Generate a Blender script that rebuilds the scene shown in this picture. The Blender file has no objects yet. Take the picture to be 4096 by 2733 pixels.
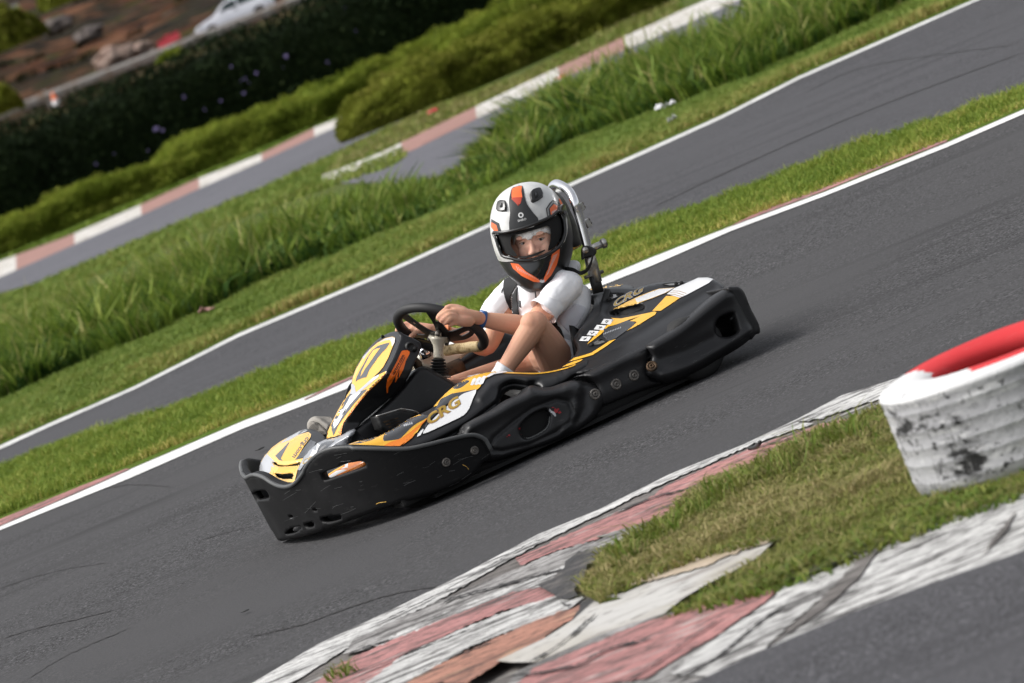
import bpy, bmesh, math, random
import numpy as np
from mathutils import Vector, Matrix, noise
from mathutils.bvhtree import BVHTree
from mathutils.geometry import delaunay_2d_cdt
random.seed(7); rng = np.random.default_rng(7)
SC = bpy.context.scene
COL = SC.collection
R_ = math.radians

# ------------------------------------------------------------------ camera
S = 4096/2350.0
FPX = 17778.0
ROLL, PITCH, CH = R_(22.5), R_(4.84), 1.58
_F = np.array([0, math.cos(PITCH), -math.sin(PITCH)])
_U = np.array([0, math.sin(PITCH), math.cos(PITCH)])
_X = np.array([1.0, 0, 0])
CR = math.cos(ROLL)*_X - math.sin(ROLL)*_U
CU = math.sin(ROLL)*_X + math.cos(ROLL)*_U
CC = np.array([0, 0, CH])
cam_d = bpy.data.cameras.new("camera"); cam = bpy.data.objects.new("camera", cam_d); COL.objects.link(cam)
cam_d.sensor_width = 36.0; cam_d.lens = FPX/4096*36
cam_d.clip_start = 0.5; cam_d.clip_end = 3000
cam.matrix_world = Matrix(((CR[0], CU[0], -_F[0], CC[0]), (CR[1], CU[1], -_F[1], CC[1]), (CR[2], CU[2], -_F[2], CC[2]), (0, 0, 0, 1)))
cam_d.dof.use_dof = True; cam_d.dof.focus_distance = 14.75; cam_d.dof.aperture_fstop = 6.3
SC.camera = cam
# ------------------------------------------------------------------ light: bright overcast
SUN_EL, SUN_AZ = R_(52), R_(-92)      # azimuth from +Y (away from the camera) towards +X
w = bpy.data.worlds.new("World"); SC.world = w; w.use_nodes = True
nt = w.node_tree; nt.nodes.clear()
sky = nt.nodes.new("ShaderNodeTexSky"); sky.sky_type = 'NISHITA'; sky.sun_disc = False
sky.sun_elevation = SUN_EL; sky.sun_rotation = SUN_AZ; sky.air_density = 1.0; sky.dust_density = 4.0
hsv = nt.nodes.new("ShaderNodeHueSaturation"); hsv.inputs['Saturation'].default_value = 0.22
bgn = nt.nodes.new("ShaderNodeBackground"); bgn.inputs['Strength'].default_value = 0.12
wo = nt.nodes.new("ShaderNodeOutputWorld")
nt.links.new(sky.outputs[0], hsv.inputs['Color']); nt.links.new(hsv.outputs[0], bgn.inputs[0]); nt.links.new(bgn.outputs[0], wo.inputs[0])
sl = bpy.data.lights.new("sun", 'SUN'); sl.energy = 1.5; sl.angle = R_(20); sl.color = (1, .97, .93)
so = bpy.data.objects.new("sun", sl); COL.objects.link(so)
sd = Vector((math.sin(SUN_AZ)*math.cos(SUN_EL), math.cos(SUN_AZ)*math.cos(SUN_EL), math.sin(SUN_EL)))
so.rotation_euler = sd.to_track_quat('Z', 'Y').to_euler()
vs = SC.view_settings; vs.view_transform = 'Standard'; vs.look = 'None'; vs.exposure = 0.74; vs.gamma = 1; vs.use_curve_mapping = False

# ------------------------------------------------------------------ helpers
def ray(x, y):
    x = x*S; y = y*S
    return _F + CR*((x-2048)/FPX) + CU*((1366.5-y)/FPX)
def G(x, y, z=0.0):
    d = ray(x, y); return CC + d*((z-CH)/d[2])
def at_depth(x, y, Y):
    d = ray(x, y); return CC + d*(Y/d[1])
YAW = R_(22); KO = np.array([.323, 14.98, 0.0])
KA = np.array([[-math.cos(YAW), -math.sin(YAW), 0], [math.sin(YAW), -math.cos(YAW), 0], [0, 0, 1.0]])
KCAM = KA @ (CC-KO)
def kray(x, y): return KA @ ray(x, y)
def K(x, y, n, c):
    """kart-local point where the sight line of a measured point meets plane n.p = c"""
    d = kray(x, y); n = np.asarray(n, float)
    return KCAM + d*((c - n@KCAM)/(n@d))
NX, NY, NZ = (1, 0, 0), (0, 1, 0), (0, 0, 1)
def Z(zone):   # measured coordinates: origin and scale of an enlarged crop
    ox, oy, s = zone
    return lambda pts: [(ox+s*a, oy+s*b) for a, b in pts]
Z1 = Z((516.4, 631.1, .42073)); Z2 = Z((1090.1, 602.4, .29297)); Z3 = Z((1061.4, 401.6, .29273))
Z4 = Z((860.6, 659.8, .20753)); Z6 = Z((860.6, 831.9, .24414))
ZA = Z((573.7, 1090.1, .39062)); ZB = Z((1376.9, 975.3, .41405)); ZT = Z((1835.9, 688.5, .32931))
ZC = Z((860.6, 0, .36622)); ZD = Z((0, 401.6, .36622)); ZE = Z((1491.6, 0, .40257)); ZF = Z((0, 0, .39062))
ZN = Z((734.4, 751.6, .17563)); ZV = Z((573.7, 940.9, .11719)); ZR = Z((1290.9, 631.1, .15869))

def cr(pts, n=6, closed=True):
    P = [np.array(p, float) for p in pts]; N = len(P); out = []
    for i in range(N if closed else N-1):
        if closed: a, b, c, d = P[i-1], P[i], P[(i+1) % N], P[(i+2) % N]
        else: a, b, c, d = P[max(i-1, 0)], P[i], P[i+1], P[min(i+2, N-1)]
        for k in range(n):
            t = k/n
            out.append(.5*((2*b)+(c-a)*t+(2*a-5*b+4*c-d)*t*t+(3*b-a-3*c+d)*t**3))
    if not closed: out.append(P[-1])
    return [tuple(o) for o in out]
def resample(pts, step, closed=True):
    P = [np.array(p, float) for p in pts]; out = []
    N = len(P)
    for i in range(N if closed else N-1):
        a, b = P[i], P[(i+1) % N]; L = np.linalg.norm(b-a); n = max(1, int(math.ceil(L/step)))
        for k in range(n): out.append(tuple(a+(b-a)*k/n))
    if not closed: out.append(tuple(P[-1]))
    return out
def inpoly(P, poly):
    P = np.asarray(P, float); x, y = P[:, 0], P[:, 1]; res = np.zeros(len(P), bool)
    n = len(poly)
    for i in range(n):
        x1, y1 = poly[i][:2]; x2, y2 = poly[(i+1) % n][:2]
        if y1 == y2: continue
        c = ((y1 > y) != (y2 > y)) & (x < (x2-x1)*(y-y1)/(y2-y1)+x1)
        res ^= c
    return res
def dpoly(P, poly, closed=True):
    P = np.asarray(P, float); best = np.full(len(P), 1e9); n = len(poly)
    for i in range(n if closed else n-1):
        a = np.array(poly[i][:2], float); b = np.array(poly[(i+1) % n][:2], float)
        ab = b-a; L2 = ab@ab
        if L2 < 1e-12: continue
        t = np.clip(((P-a)@ab)/L2, 0, 1)
        best = np.minimum(best, np.linalg.norm(P-(a+t[:, None]*ab), axis=1))
    return best
def tri2d(outer, holes=(), step=5.0, jit=0.0):
    loops = [resample(outer, step)] + [resample(h, step*.6) for h in holes]
    V = []; E = []
    for lp in loops:
        s = len(V); V += [Vector(p) for p in lp]
        E += [(s+i, s+(i+1) % len(lp)) for i in range(len(lp))]
    a = np.array(loops[0]); x0, y0 = a.min(0); x1, y1 = a.max(0)
    gx, gy = np.meshgrid(np.arange(x0, x1, step), np.arange(y0, y1, step*.866))
    gx = gx + (np.arange(gx.shape[0]) % 2)[:, None]*step*.5
    g = np.stack([gx.ravel(), gy.ravel()], 1)
    if len(g):
        ok = inpoly(g, loops[0])
        for h in loops[1:]: ok &= ~inpoly(g, h)
        g = g[ok]
    if len(g):
        d = dpoly(g, loops[0])
        for h in loops[1:]: d = np.minimum(d, dpoly(g, h))
        g = g[d > step*.35]
        V += [Vector(p) for p in g]
    r = delaunay_2d_cdt(V, E, [], 0, 1e-7)
    vo = np.array([tuple(v) for v in r[0]]); F = [tuple(f) for f in r[2]]
    cen = np.array([vo[list(f)].mean(0) for f in F])
    ok = inpoly(cen, loops[0])
    for h in loops[1:]: ok &= ~inpoly(cen, h)
    F = [f for f, o in zip(F, ok) if o]
    return vo, F
def boundary(F):
    c = {}
    for f in F:
        for i in range(len(f)):
            e = (f[i], f[(i+1) % len(f)]); k = (min(e), max(e))
            c.setdefault(k, []).append(e)
    return [v[0] for v in c.values() if len(v) == 1]

MATS = {}
class MB:
    """mesh builder with several materials"""
    def __init__(s): s.v = []; s.f = []; s.m = []; s.ml = []; s.sm = []
    def mi(s, m):
        if m not in s.ml: s.ml.append(m)
        return s.ml.index(m)
    def add(s, verts, faces, m, smooth=True):
        o = len(s.v); k = s.mi(m)
        s.v += [tuple(map(float, q)) for q in verts]
        for f in faces: s.f.append(tuple(i+o for i in f)); s.m.append(k); s.sm.append(smooth)
        return s
    def merge(s, o, xf=None):
        vs_ = o.v if xf is None else [tuple(xf(q)) for q in o.v]
        off = len(s.v); s.v += vs_
        for f, m, q in zip(o.f, o.m, o.sm): s.f.append(tuple(i+off for i in f)); s.m.append(s.mi(o.ml[m])); s.sm.append(q)
        return s
    def mirror(s, skip=()):
        r = MB(); r.v = [(a, -b, c) for a, b, c in s.v]
        for f, m, q in zip(s.f, s.m, s.sm):
            if s.ml[m] in skip: continue
            r.f.append(tuple(reversed(f))); r.m.append(r.mi(s.ml[m])); r.sm.append(q)
        return r
    def bvh(s): return BVHTree.FromPolygons([Vector(q) for q in s.v], s.f)
    def build(s, name, parent=None, fix=True, mod=None):
        used = sorted({i for f in s.f for i in f})
        if len(used) < len(s.v):
            mp = {a: b for b, a in enumerate(used)}; s.v = [s.v[i] for i in used]; s.f = [tuple(mp[i] for i in f) for f in s.f]
        me = bpy.data.meshes.new(name); me.from_pydata(s.v, [], s.f); me.update()
        for m in s.ml: me.materials.append(MATS[m])
        me.polygons.foreach_set('material_index', s.m); me.polygons.foreach_set('use_smooth', s.sm)
        if fix:
            bm = bmesh.new(); bm.from_mesh(me); bmesh.ops.recalc_face_normals(bm, faces=bm.faces); bm.to_mesh(me); bm.free()
        me.update()
        o = bpy.data.objects.new(name, me); COL.objects.link(o)
        if parent: o.parent = parent
        return o
def empty(name, label, cat, loc=(0, 0, 0), rz=0.0, group=None):
    o = bpy.data.objects.new(name, None); COL.objects.link(o); o.location = loc; o.rotation_euler = (0, 0, rz)
    o.empty_display_size = .2; o['label'] = label; o['category'] = cat
    if group: o['group'] = group
    return o
def tag(o, label, cat=None, group=None, kind=None):
    o['label'] = label
    if cat: o['category'] = cat
    if group: o['group'] = group
    if kind: o['kind'] = kind
    return o
def struct(o): o['kind'] = 'structure'; return o

def box(mb, c, s, m, rot=None, bev=0.0):
    c = np.array(c, float); h = np.array(s, float)/2
    bm = bmesh.new(); bmesh.ops.create_cube(bm, size=1)
    for v in bm.verts: v.co = Vector((v.co.x*s[0], v.co.y*s[1], v.co.z*s[2]))
    if bev: bmesh.ops.bevel(bm, geom=list(bm.edges), offset=bev, segments=2, affect='EDGES', profile=.5)
    M_ = rot if rot is not None else Matrix.Identity(3)
    bm.verts.index_update()
    mb.add([M_ @ v.co + Vector(c) for v in bm.verts], [[v.index for v in f.verts] for f in bm.faces], m, smooth=False); bm.free()
def frames(P):
    P = [Vector(p) for p in P]; T = []
    for i in range(len(P)):
        a = P[max(i-1, 0)]; b = P[min(i+1, len(P)-1)]; T.append((b-a).normalized())
    up = Vector((0, 0, 1)) if abs(T[0].z) < .9 else Vector((1, 0, 0))
    n = (up - T[0]*up.dot(T[0])).normalized(); out = []
    for i, t in enumerate(T):
        n = (n - t*n.dot(t)).normalized(); out.append((P[i], t, n, t.cross(n)))
    return out
def tube(mb, P, r, m, seg=14, closed=False, cap=True, ell=None, n0=None):
    """swept tube; r a number or one per point; ell = (a, b) multipliers of the two cross axes"""
    P = [Vector(p) for p in P]; N = len(P); rr = r if hasattr(r, '__len__') else [r]*N
    fr = frames(P)
    if closed:
        fr = []; n = None
        for i in range(N):
            t = (P[(i+1) % N]-P[i-1]).normalized()
            if n is None:
                up = Vector(n0) if n0 is not None else Vector((0, 0, 1)); n = (up-t*up.dot(t)).normalized()
            if n0 is not None: n = Vector(n0)
            n = (n-t*n.dot(t)).normalized(); fr.append((P[i], t, n, t.cross(n)))
    elif n0 is not None:
        fr = [(p, t, (Vector(n0)-t*Vector(n0).dot(t)).normalized(), t.cross((Vector(n0)-t*Vector(n0).dot(t)).normalized())) for p, t, _, _ in fr]
    V = []; F = []; ea, eb = ell or (1, 1)
    for i, (p, t, n, b) in enumerate(fr):
        for k in range(seg):
            a = 2*math.pi*k/seg
            V.append(p + n*(math.cos(a)*rr[i]*ea) + b*(math.sin(a)*rr[i]*eb))
    for i in range(N if closed else N-1):
        j = (i+1) % N
        for k in range(seg):
            k2 = (k+1) % seg
            F.append((i*seg+k, j*seg+k, j*seg+k2, i*seg+k2))
    if cap and not closed:
        F.append(tuple(range(seg))[::-1]); F.append(tuple((N-1)*seg+k for k in range(seg)))
    mb.add(V, F, m)
def lathe(mb, prof, m, c=(0, 0, 0), axis=(0, 0, 1), seg=32, mats=None):
    ax = Vector(axis).normalized(); up = Vector((0, 0, 1)) if abs(ax.z) < .9 else Vector((1, 0, 0))
    u = (up-ax*up.dot(ax)).normalized(); v = ax.cross(u); c = Vector(c)
    V = []; 
    for r, h in prof:
        for k in range(seg):
            a = 2*math.pi*k/seg; V.append(c+ax*h+u*(math.cos(a)*r)+v*(math.sin(a)*r))
    for i in range(len(prof)-1):
        F = [(i*seg+k, i*seg+(k+1) % seg, (i+1)*seg+(k+1) % seg, (i+1)*seg+k) for k in range(seg)]
        if i == 0:
            o = len(mb.v); mb.add(V, F, mats[i] if mats else m)
        else:
            kk = mb.mi(mats[i] if mats else m)
            for f in F: mb.f.append(tuple(x+o for x in f)); mb.m.append(kk); mb.sm.append(True)
    kk = mb.mi(m)
    for i, pr in ((0, prof[0]), (len(prof)-1, prof[-1])):
        if pr[0] > 1e-5:
            mb.f.append(tuple(o+i*seg+k for k in range(seg))); mb.m.append(kk); mb.sm.append(False)

def pillow(mb, outer, n, c, m, R=10, bulge=.02, thick=.04, ridges=(), holes=(), step=4.0, hR=None, hb=None, back=True, warp=None):
    """moulded panel: outline measured on plane n.p=c (kart frame), rounded edges, ridges / hollows, real thickness"""
    n = np.array(n, float); n /= np.linalg.norm(n)
    P, F = tri2d(outer, holes, step)
    d = dpoly(P, outer); s = np.clip(d/R, 0, 1); off = -bulge*(1-np.sqrt(np.clip(1-(1-s)**2, 0, 1)))
    for h in holes:
        d = dpoly(P, h); s = np.clip(d/(hR or R), 0, 1); off = off - (hb if hb is not None else bulge)*(1-np.sqrt(np.clip(1-(1-s)**2, 0, 1)))
    for pl, wd, am in ridges:
        d = dpoly(P, pl, closed=False); off = off + am*np.exp(-(d/wd)**2)
    V = []
    for p, o in zip(P, off):
        cc = c+o + (warp(p) if warp else 0)
        V.append(K(p[0], p[1], n, cc))
    V = np.array(V)
    if not back:
        mb.add(V, F, m); return mb
    B = V.copy() - n*(thick+np.array([o for o in off]) * 1.0)[:, None] if False else V - n*thick
    nb = len(V); allF = list(F)+[tuple(reversed([i+nb for i in f])) for f in F]
    for a, b in boundary(F): allF.append((b, a, a+nb, b+nb))
    mb.add(np.vstack([V, B]), allF, m); return mb

def decal(mb, bvh, poly, m, off=.0016, step=3.0, holes=(), org=None, dirf=None, smooth=True, skip=(), raw=False):
    off = off*.5 if raw else .0012+off*.16
    """sticker: outline carried onto the body surface below it and set just proud of it"""
    P, F = tri2d(poly, holes, step)
    V = []; bad = set()
    for i, p in enumerate(P):
        if org is None: o = Vector(KCAM); d = Vector(kray(p[0], p[1])).normalized()
        else: o, d = dirf(p)
        h = bvh.ray_cast(o, d)
        if h[0] is None:
            bad.add(i); V.append(Vector((0, 0, 0)))
        else:
            nn = h[1] if h[1].dot(d) < 0 else -h[1]
            V.append(h[0] - d*off*.6 + nn*off)
    F = [f for f in F if not any(i in bad for i in f)]
    for h_ in skip:
        if not F: break
        io = inpoly(np.array([P[list(f)].mean(0) for f in F]), h_); F = [f for f, q in zip(F, io) if not q]
    # drop stretched faces over steps
    F = [f for f in F if max((V[f[i]]-V[f[i-1]]).length for i in range(3)) < .05+step*.004]
    if F: mb.add(V, F, m, smooth)

_fc = {}
def textpoly(txt, bold=0.0, shear=0.0, space=1.0, res=3):
    """outline text -> (verts2d, faces) normalised: cap height about 1"""
    cu = bpy.data.curves.new("txt", 'FONT'); cu.body = txt; cu.size = 1.4; cu.offset = bold; cu.shear = shear; cu.resolution_u = res; cu.space_character = space
    o = bpy.data.objects.new("txt", cu); COL.objects.link(o)
    dg = bpy.context.evaluated_depsgraph_get(); me = bpy.data.meshes.new_from_object(o.evaluated_get(dg))
    V = [(v.co.x, v.co.y) for v in me.vertices]; F = [tuple(p.vertices) for p in me.polygons]
    bpy.data.objects.remove(o); bpy.data.curves.remove(cu); bpy.data.meshes.remove(me)
    return np.array(V), F
def text_on(mb, bvh, txt, p0, p1, up, m, off=.0022, bold=0.0, shear=0.0, fn=None, space=1.0):
    """text from p0 (baseline left) to p1 (baseline right), up = vector of the cap height, on the body surface"""
    off = .0013+off*.16; V, F = textpoly(txt, bold, shear, space); w_ = V[:, 0].max()-V[:, 0].min(); x0 = V[:, 0].min()
    hh = V[:, 1].max()
    p0 = np.array(p0, float); p1 = np.array(p1, float); up = np.array(up, float)
    # refine
    bm = bmesh.new(); vs_ = [bm.verts.new((p0[0]+(p1-p0)[0]*(x-x0)/w_+up[0]*y/hh, p0[1]+(p1-p0)[1]*(x-x0)/w_+up[1]*y/hh, 0)) for x, y in V]
    for f in F:
        try: bm.faces.new([vs_[i] for i in f])
        except ValueError: pass
    bmesh.ops.triangulate(bm, faces=bm.faces)
    bm.verts.index_update(); out = []; good = []
    for v in bm.verts:
        if fn: o, d = fn((v.co.x, v.co.y))
        else: o = Vector(KCAM); d = Vector(kray(v.co.x, v.co.y)).normalized()
        h = bvh.ray_cast(o, d)
        if h[0] is None: out.append(Vector((0, 0, 0))); good.append(False); continue
        nn = h[1] if h[1].dot(d) < 0 else -h[1]
        out.append(h[0]-d*off*.6+nn*off); good.append(True)
    fs = [[v.index for v in f.verts] for f in bm.faces]; bm.free()
    fs = [f for f in fs if all(good[i] for i in f)]
    if fs: mb.add(out, fs, m, False)

# ------------------------------------------------------------------ materials
def mat(name, base, rough=.6, metal=0.0, spec=.5, var=None, bump=None, coat=0.0, sss=0.0, sheen=0.0):
    """var: list of (scale, colour, lo, hi, detail, stretch) layers mixed over base by thresholded noise"""
    m = bpy.data.materials.new(name); m.use_nodes = True; t = m.node_tree; N = t.nodes; L = t.links
    b = N['Principled BSDF']; b.inputs['Roughness'].default_value = rough; b.inputs['Metallic'].default_value = metal
    b.inputs['Specular IOR Level'].default_value = spec
    if coat: b.inputs['Coat Weight'].default_value = coat; b.inputs['Coat Roughness'].default_value = .15
    if sss: b.inputs['Subsurface Weight'].default_value = sss; b.inputs['Subsurface Radius'].default_value = (.012, .005, .003); b.inputs['Subsurface Scale'].default_value = 1.0
    if sheen: b.inputs['Sheen Weight'].default_value = sheen
    tc = N.new('ShaderNodeTexCoord'); last = None
    col = N.new('ShaderNodeRGB'); col.outputs[0].default_value = (*base, 1); last = col.outputs[0]
    for ly in (var or []):
        sc_, c_, lo, hi = ly[:4]; det = ly[4] if len(ly) > 4 else 4; st = ly[5] if len(ly) > 5 else (1, 1, 1)
        mp = N.new('ShaderNodeMapping'); mp.inputs['Scale'].default_value = st; L.new(tc.outputs['Object'], mp.inputs[0])
        if len(ly) > 6: mp.inputs['Rotation'].default_value = (0, 0, ly[6])
        nz = N.new('ShaderNodeTexNoise'); nz.inputs['Scale'].default_value = sc_; nz.inputs['Detail'].default_value = det; nz.inputs['Roughness'].default_value = .6
        L.new(mp.outputs[0], nz.inputs[0])
        mr = N.new('ShaderNodeMapRange'); mr.inputs[1].default_value = lo; mr.inputs[2].default_value = hi; L.new(nz.outputs[0], mr.inputs[0])
        mx = N.new('ShaderNodeMix'); mx.data_type = 'RGBA'; L.new(mr.outputs[0], mx.inputs[0]); L.new(last, mx.inputs[6]); mx.inputs[7].default_value = (*c_, 1); last = mx.outputs[2]
    L.new(last, b.inputs['Base Color'])
    if bump:
        prev = None
        for sc_, st_, dist in (bump if isinstance(bump[0], (tuple, list)) else [bump]):
            nz = N.new('ShaderNodeTexNoise'); nz.inputs['Scale'].default_value = sc_; nz.inputs['Detail'].default_value = 5; L.new(tc.outputs['Object'], nz.inputs[0])
            bp = N.new('ShaderNodeBump'); bp.inputs['Strength'].default_value = st_; bp.inputs['Distance'].default_value = dist; L.new(nz.outputs[0], bp.inputs['Height'])
            if prev: L.new(prev, bp.inputs['Normal'])
            prev = bp.outputs[0]
        L.new(prev, b.inputs['Normal'])
    MATS[name] = m; return m
# ================================================================== materials of the setting
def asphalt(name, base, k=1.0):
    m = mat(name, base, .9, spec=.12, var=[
        (120, tuple(c*1.9 for c in base), .47, .62, 2, (1, 1, 1)),
        (105, tuple(c*.36 for c in base), .48, .62, 2, (1, 1, 1)),
        (95, tuple(c*3.2 for c in base), .61, .68, 2, (1, 1, 1)),
        (70, tuple(c*.25 for c in base), .61, .68, 2, (1, 1, 1)),
        (1.1, tuple(c*1.20 for c in base), .48, .68, 5, (.3, 1.6, 1)),
        (2.2, tuple(c*.66 for c in base), .54, .74, 6, (.10, 1.9, 1)),
        (6, tuple(c*.80 for c in base), .56, .72, 6, (.2, 2.2, 1)),
        (.5, tuple(c*1.15 for c in base), .45, .65, 4, (1, 1, 1))],
        bump=[(110, .5, .006), (30, .2, .008)]); return m
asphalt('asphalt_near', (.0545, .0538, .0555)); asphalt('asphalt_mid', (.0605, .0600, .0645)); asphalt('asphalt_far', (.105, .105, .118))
mat('crack', (.022, .02, .02), .95)
W = (.56, .555, .54)
def worn(name, base, under, lo=.54, hi=.60, sc=16, ex=()):
    return mat(name, base, .85, spec=.2, var=[(2.2, tuple(c*.78 for c in base), .42, .68, 5), (11, tuple(c*.62+.02 for c in base), .50, .70, 7, (.4, 1.4, 1)), (sc, under, lo, hi+.02, 9, (.30, 1.6, 1), R_(3)), (55, under, lo-.01, hi+.06, 5, (.45, 1.2, 1)), (130, tuple(c*.5 for c in base), .56, .70, 3)]+list(ex), bump=[(70, .5, .006), (14, .3, .01)])
worn('paint_line', (.68, .68, .66), (.12, .12, .12), .565, .64)
worn('paint_edge', (.58, .575, .56), (.09, .087, .085), .52, .60)
worn('paint_clean', (.76, .76, .74), (.3, .3, .29), .65, .75)
worn('kerb_white', W, (.060, .056, .054), .51, .585)
worn('kerb_white_worn', (.36, .35, .34), (.065, .060, .058), .475, .58)
worn('kerb_pink', (.43, .205, .195), (.070, .056, .054), .51, .60, ex=[(16, (.45, .40, .38), .60, .72, 7, (.3, 1.2, 1))])
worn('kerb_orange', (.40, .20, .145), (.07, .045, .04), .515, .60, ex=[(20, (.42, .28, .18), .58, .70, 7, (.3, 1.2, 1))])
worn('kerb_grime', (.17, .155, .145), (.06, .055, .053), .50, .62, ex=[(12, (.40, .39, .37), .58, .68, 7, (.25, 1.2, 1))])
mat('tar', (.035, .034, .035), .9, var=[(14, (.10, .09, .085), .5, .66, 7)], bump=[(50, .9, .012)])
mat('slab', (.44, .43, .41), .85, var=[(1.6, (.34, .31, .26), .42, .62, 6), (9, (.26, .24, .22), .52, .66, 8, (.3, 1.4, 1)), (40, (.12, .11, .10), .58, .66, 6, (.4, 1.2, 1))], bump=[(30, .4, .005)])
mat('slab_tan', (.44, .36, .27), .85, var=[(6, (.34, .27, .19), .45, .62, 7), (30, (.14, .11, .09), .58, .66, 6, (.4, 1.2, 1))], bump=[(30, .4, .005)])
mat('far_white', (.56, .54, .51), .8, var=[(3, (.36, .33, .28), .46, .60, 7), (12, (.3, .27, .23), .55, .66, 6)])
mat('far_pink', (.29, .15, .125), .8, var=[(4, (.24, .13, .10), .5, .66, 5)])
mat('soil', (.085, .10, .032), .95, spec=.04, var=[(1.7, (.06, .095, .018), .42, .56, 5), (9, (.17, .13, .06), .56, .72, 5)], bump=(25, .6, .03))
mat('turf', (.075, .12, .018), .95, spec=.04, var=[(.8, (.10, .12, .025), .45, .62, 5), (7, (.12, .11, .035), .58, .72, 5)], bump=(40, .6, .02))
mat('dirt_hill', (.060, .024, .012), .95, spec=.04, var=[(.10, (.024, .020, .013), .44, .54, 9, (1, 1.2, 4)), (.16, (.125, .060, .034), .53, .60, 9, (1, 1.2, 4)), (.34, (.012, .010, .008), .52, .59, 9, (1, 1.2, 3)), (.9, (.10, .075, .058), .62, .68, 8), (.42, (.034, .036, .010), .57, .63, 8)], bump=(1.2, .9, .6))
def leafmat(name, ramp, rough=.55, trans=.25):
    m = bpy.data.materials.new(name); m.use_nodes = True; t = m.node_tree; N = t.nodes; L = t.links
    b = N['Principled BSDF']; b.inputs['Roughness'].default_value = rough; b.inputs['Specular IOR Level'].default_value = .12
    a = N.new('ShaderNodeAttribute'); a.attribute_name = 'tint'
    r = N.new('ShaderNodeValToRGB'); e = r.color_ramp.elements
    while len(e) > 1: e.remove(e[-1])
    e[0].position = ramp[0][0]; e[0].color = (*ramp[0][1], 1)
    for p, c in ramp[1:]: q = e.new(p); q.color = (*c, 1)
    L.new(a.outputs['Fac'], r.inputs[0]); L.new(r.outputs[0], b.inputs['Base Color'])
    tr = N.new('ShaderNodeBsdfTranslucent'); L.new(r.outputs[0], tr.inputs[0])
    mx = N.new('ShaderNodeMixShader'); mx.inputs[0].default_value = trans; L.new(b.outputs[0], mx.inputs[1]); L.new(tr.outputs[0], mx.inputs[2])
    L.new(mx.outputs[0], N['Material Output'].inputs[0]); MATS[name] = m
leafmat('blade_green', [(0, (.10, .165, .022)), (.5, (.20, .275, .040)), (.8, (.32, .35, .07)), (1, (.46, .40, .12))])
leafmat('blade_verge', [(0, (.11, .18, .03)), (.45, (.18, .245, .045)), (.8, (.28, .28, .075)), (1, (.38, .30, .11))])
leafmat('blade_dry', [(0, (.10, .17, .022)), (.35, (.19, .21, .045)), (.65, (.28, .25, .10)), (1, (.44, .36, .18))])
leafmat('blade_tall', [(0, (.030, .070, .012)), (.35, (.100, .170, .022)), (.7, (.21, .28, .040)), (1, (.38, .35, .13))])
leafmat('leaf_yellow', [(0, (.075, .115, .010)), (.5, (.215, .27, .034)), (1, (.36, .37, .07))], .9)
leafmat('leaf_olive', [(0, (.07, .095, .010)), (.5, (.19, .215, .026)), (1, (.25, .23, .055))], .9)
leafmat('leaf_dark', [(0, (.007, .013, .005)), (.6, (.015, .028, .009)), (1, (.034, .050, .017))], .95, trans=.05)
leafmat('leaf_scrub', [(0, (.016, .014, .009)), (.5, (.035, .036, .014)), (1, (.09, .08, .03))], .95)
leafmat('leaf_weed', [(0, (.018, .045, .010)), (.6, (.045, .095, .018)), (1, (.10, .16, .035))], .8)

# ================================================================== ground sheets
def ext(P, d=40.0, n=1):
    P = [np.array(p[:2], float) for p in P]
    a = P[0]-P[1]; a /= np.linalg.norm(a); b = P[-1]-P[-2]; b /= np.linalg.norm(b)
    return [P[0]+a*d]+P+[P[-1]+b*d]
def gp(pts, z=0.0): return [G(x, y, z)[:2] for x, y in pts]
def sheet(name, poly, z, m, step=None, parent=None, kind='structure', mb=None):
    own = mb is None
    if own: mb = MB()
    if step: P, F = tri2d(poly, (), step)
    else:
        r = delaunay_2d_cdt([Vector(p[:2]) for p in poly], [(i, (i+1) % len(poly)) for i in range(len(poly))], [], 1, 1e-6)
        P = np.array([tuple(v) for v in r[0]]); F = [tuple(f) for f in r[2]]
    mb.add([(p[0], p[1], z(p[0], p[1]) if callable(z) else z) for p in P], F, m, smooth=False)
    if not own: return
    o = mb.build(name, parent, fix=False)
    if kind: o['kind'] = kind
    return o
def strip(name, A, B, z, m, e=40, **k):
    A, B = ext(gp(A, 0), e), ext(gp(B, 0), e)
    return sheet(name, A+B[::-1], z, m, **k)

mb = MB(); gv = []; 
mb.add([(-900, -60, 0), (900, -60, 0), (900, 1400, 0), (-900, 1400, 0)], [(0, 1, 2, 3)], 'soil', False)
struct(mb.build('ground', fix=False))
# kart's own track: from the kerb to the white line behind the kart
near_edge = ZA([(60, 1223), (400, 1020), (850, 810), (1250, 610), (1700, 370)])+ZB([(0, 490), (400, 290), (800, 130)])+ZT([(0, 850), (300, 690), (620, 590)])
back_line_lo = [(0, 1219), (300, 1099), (560, 985), (800, 893), (1100, 773), (1380, 658)]+ZE([(0, 1525), (470, 1320), (1000, 1122), (1700, 842), (2132, 655)])
strip('race_track', near_edge, back_line_lo, .004, 'asphalt_near', e=30)
back_line_hi = [(0, 1211), (300, 1080), (560, 969), (800, 876), (1100, 757), (1380, 643)]+ZE([(0, 1480), (470, 1296), (1000, 1102), (1700, 820), (2132, 632)])
pink_hi = [(0, 1197), (190, 1120), (300, 1078), (560, 968), (770, 887), (795, 876), (1100, 756)]+ZE([(480, 1294), (700, 1192), (1000, 1082), (1400, 908), (1700, 812)])
o = strip('painted_edge_line', [(x, y+2) for x, y in back_line_lo], back_line_hi, .008, 'paint_clean', e=30)
mb = MB()
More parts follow.
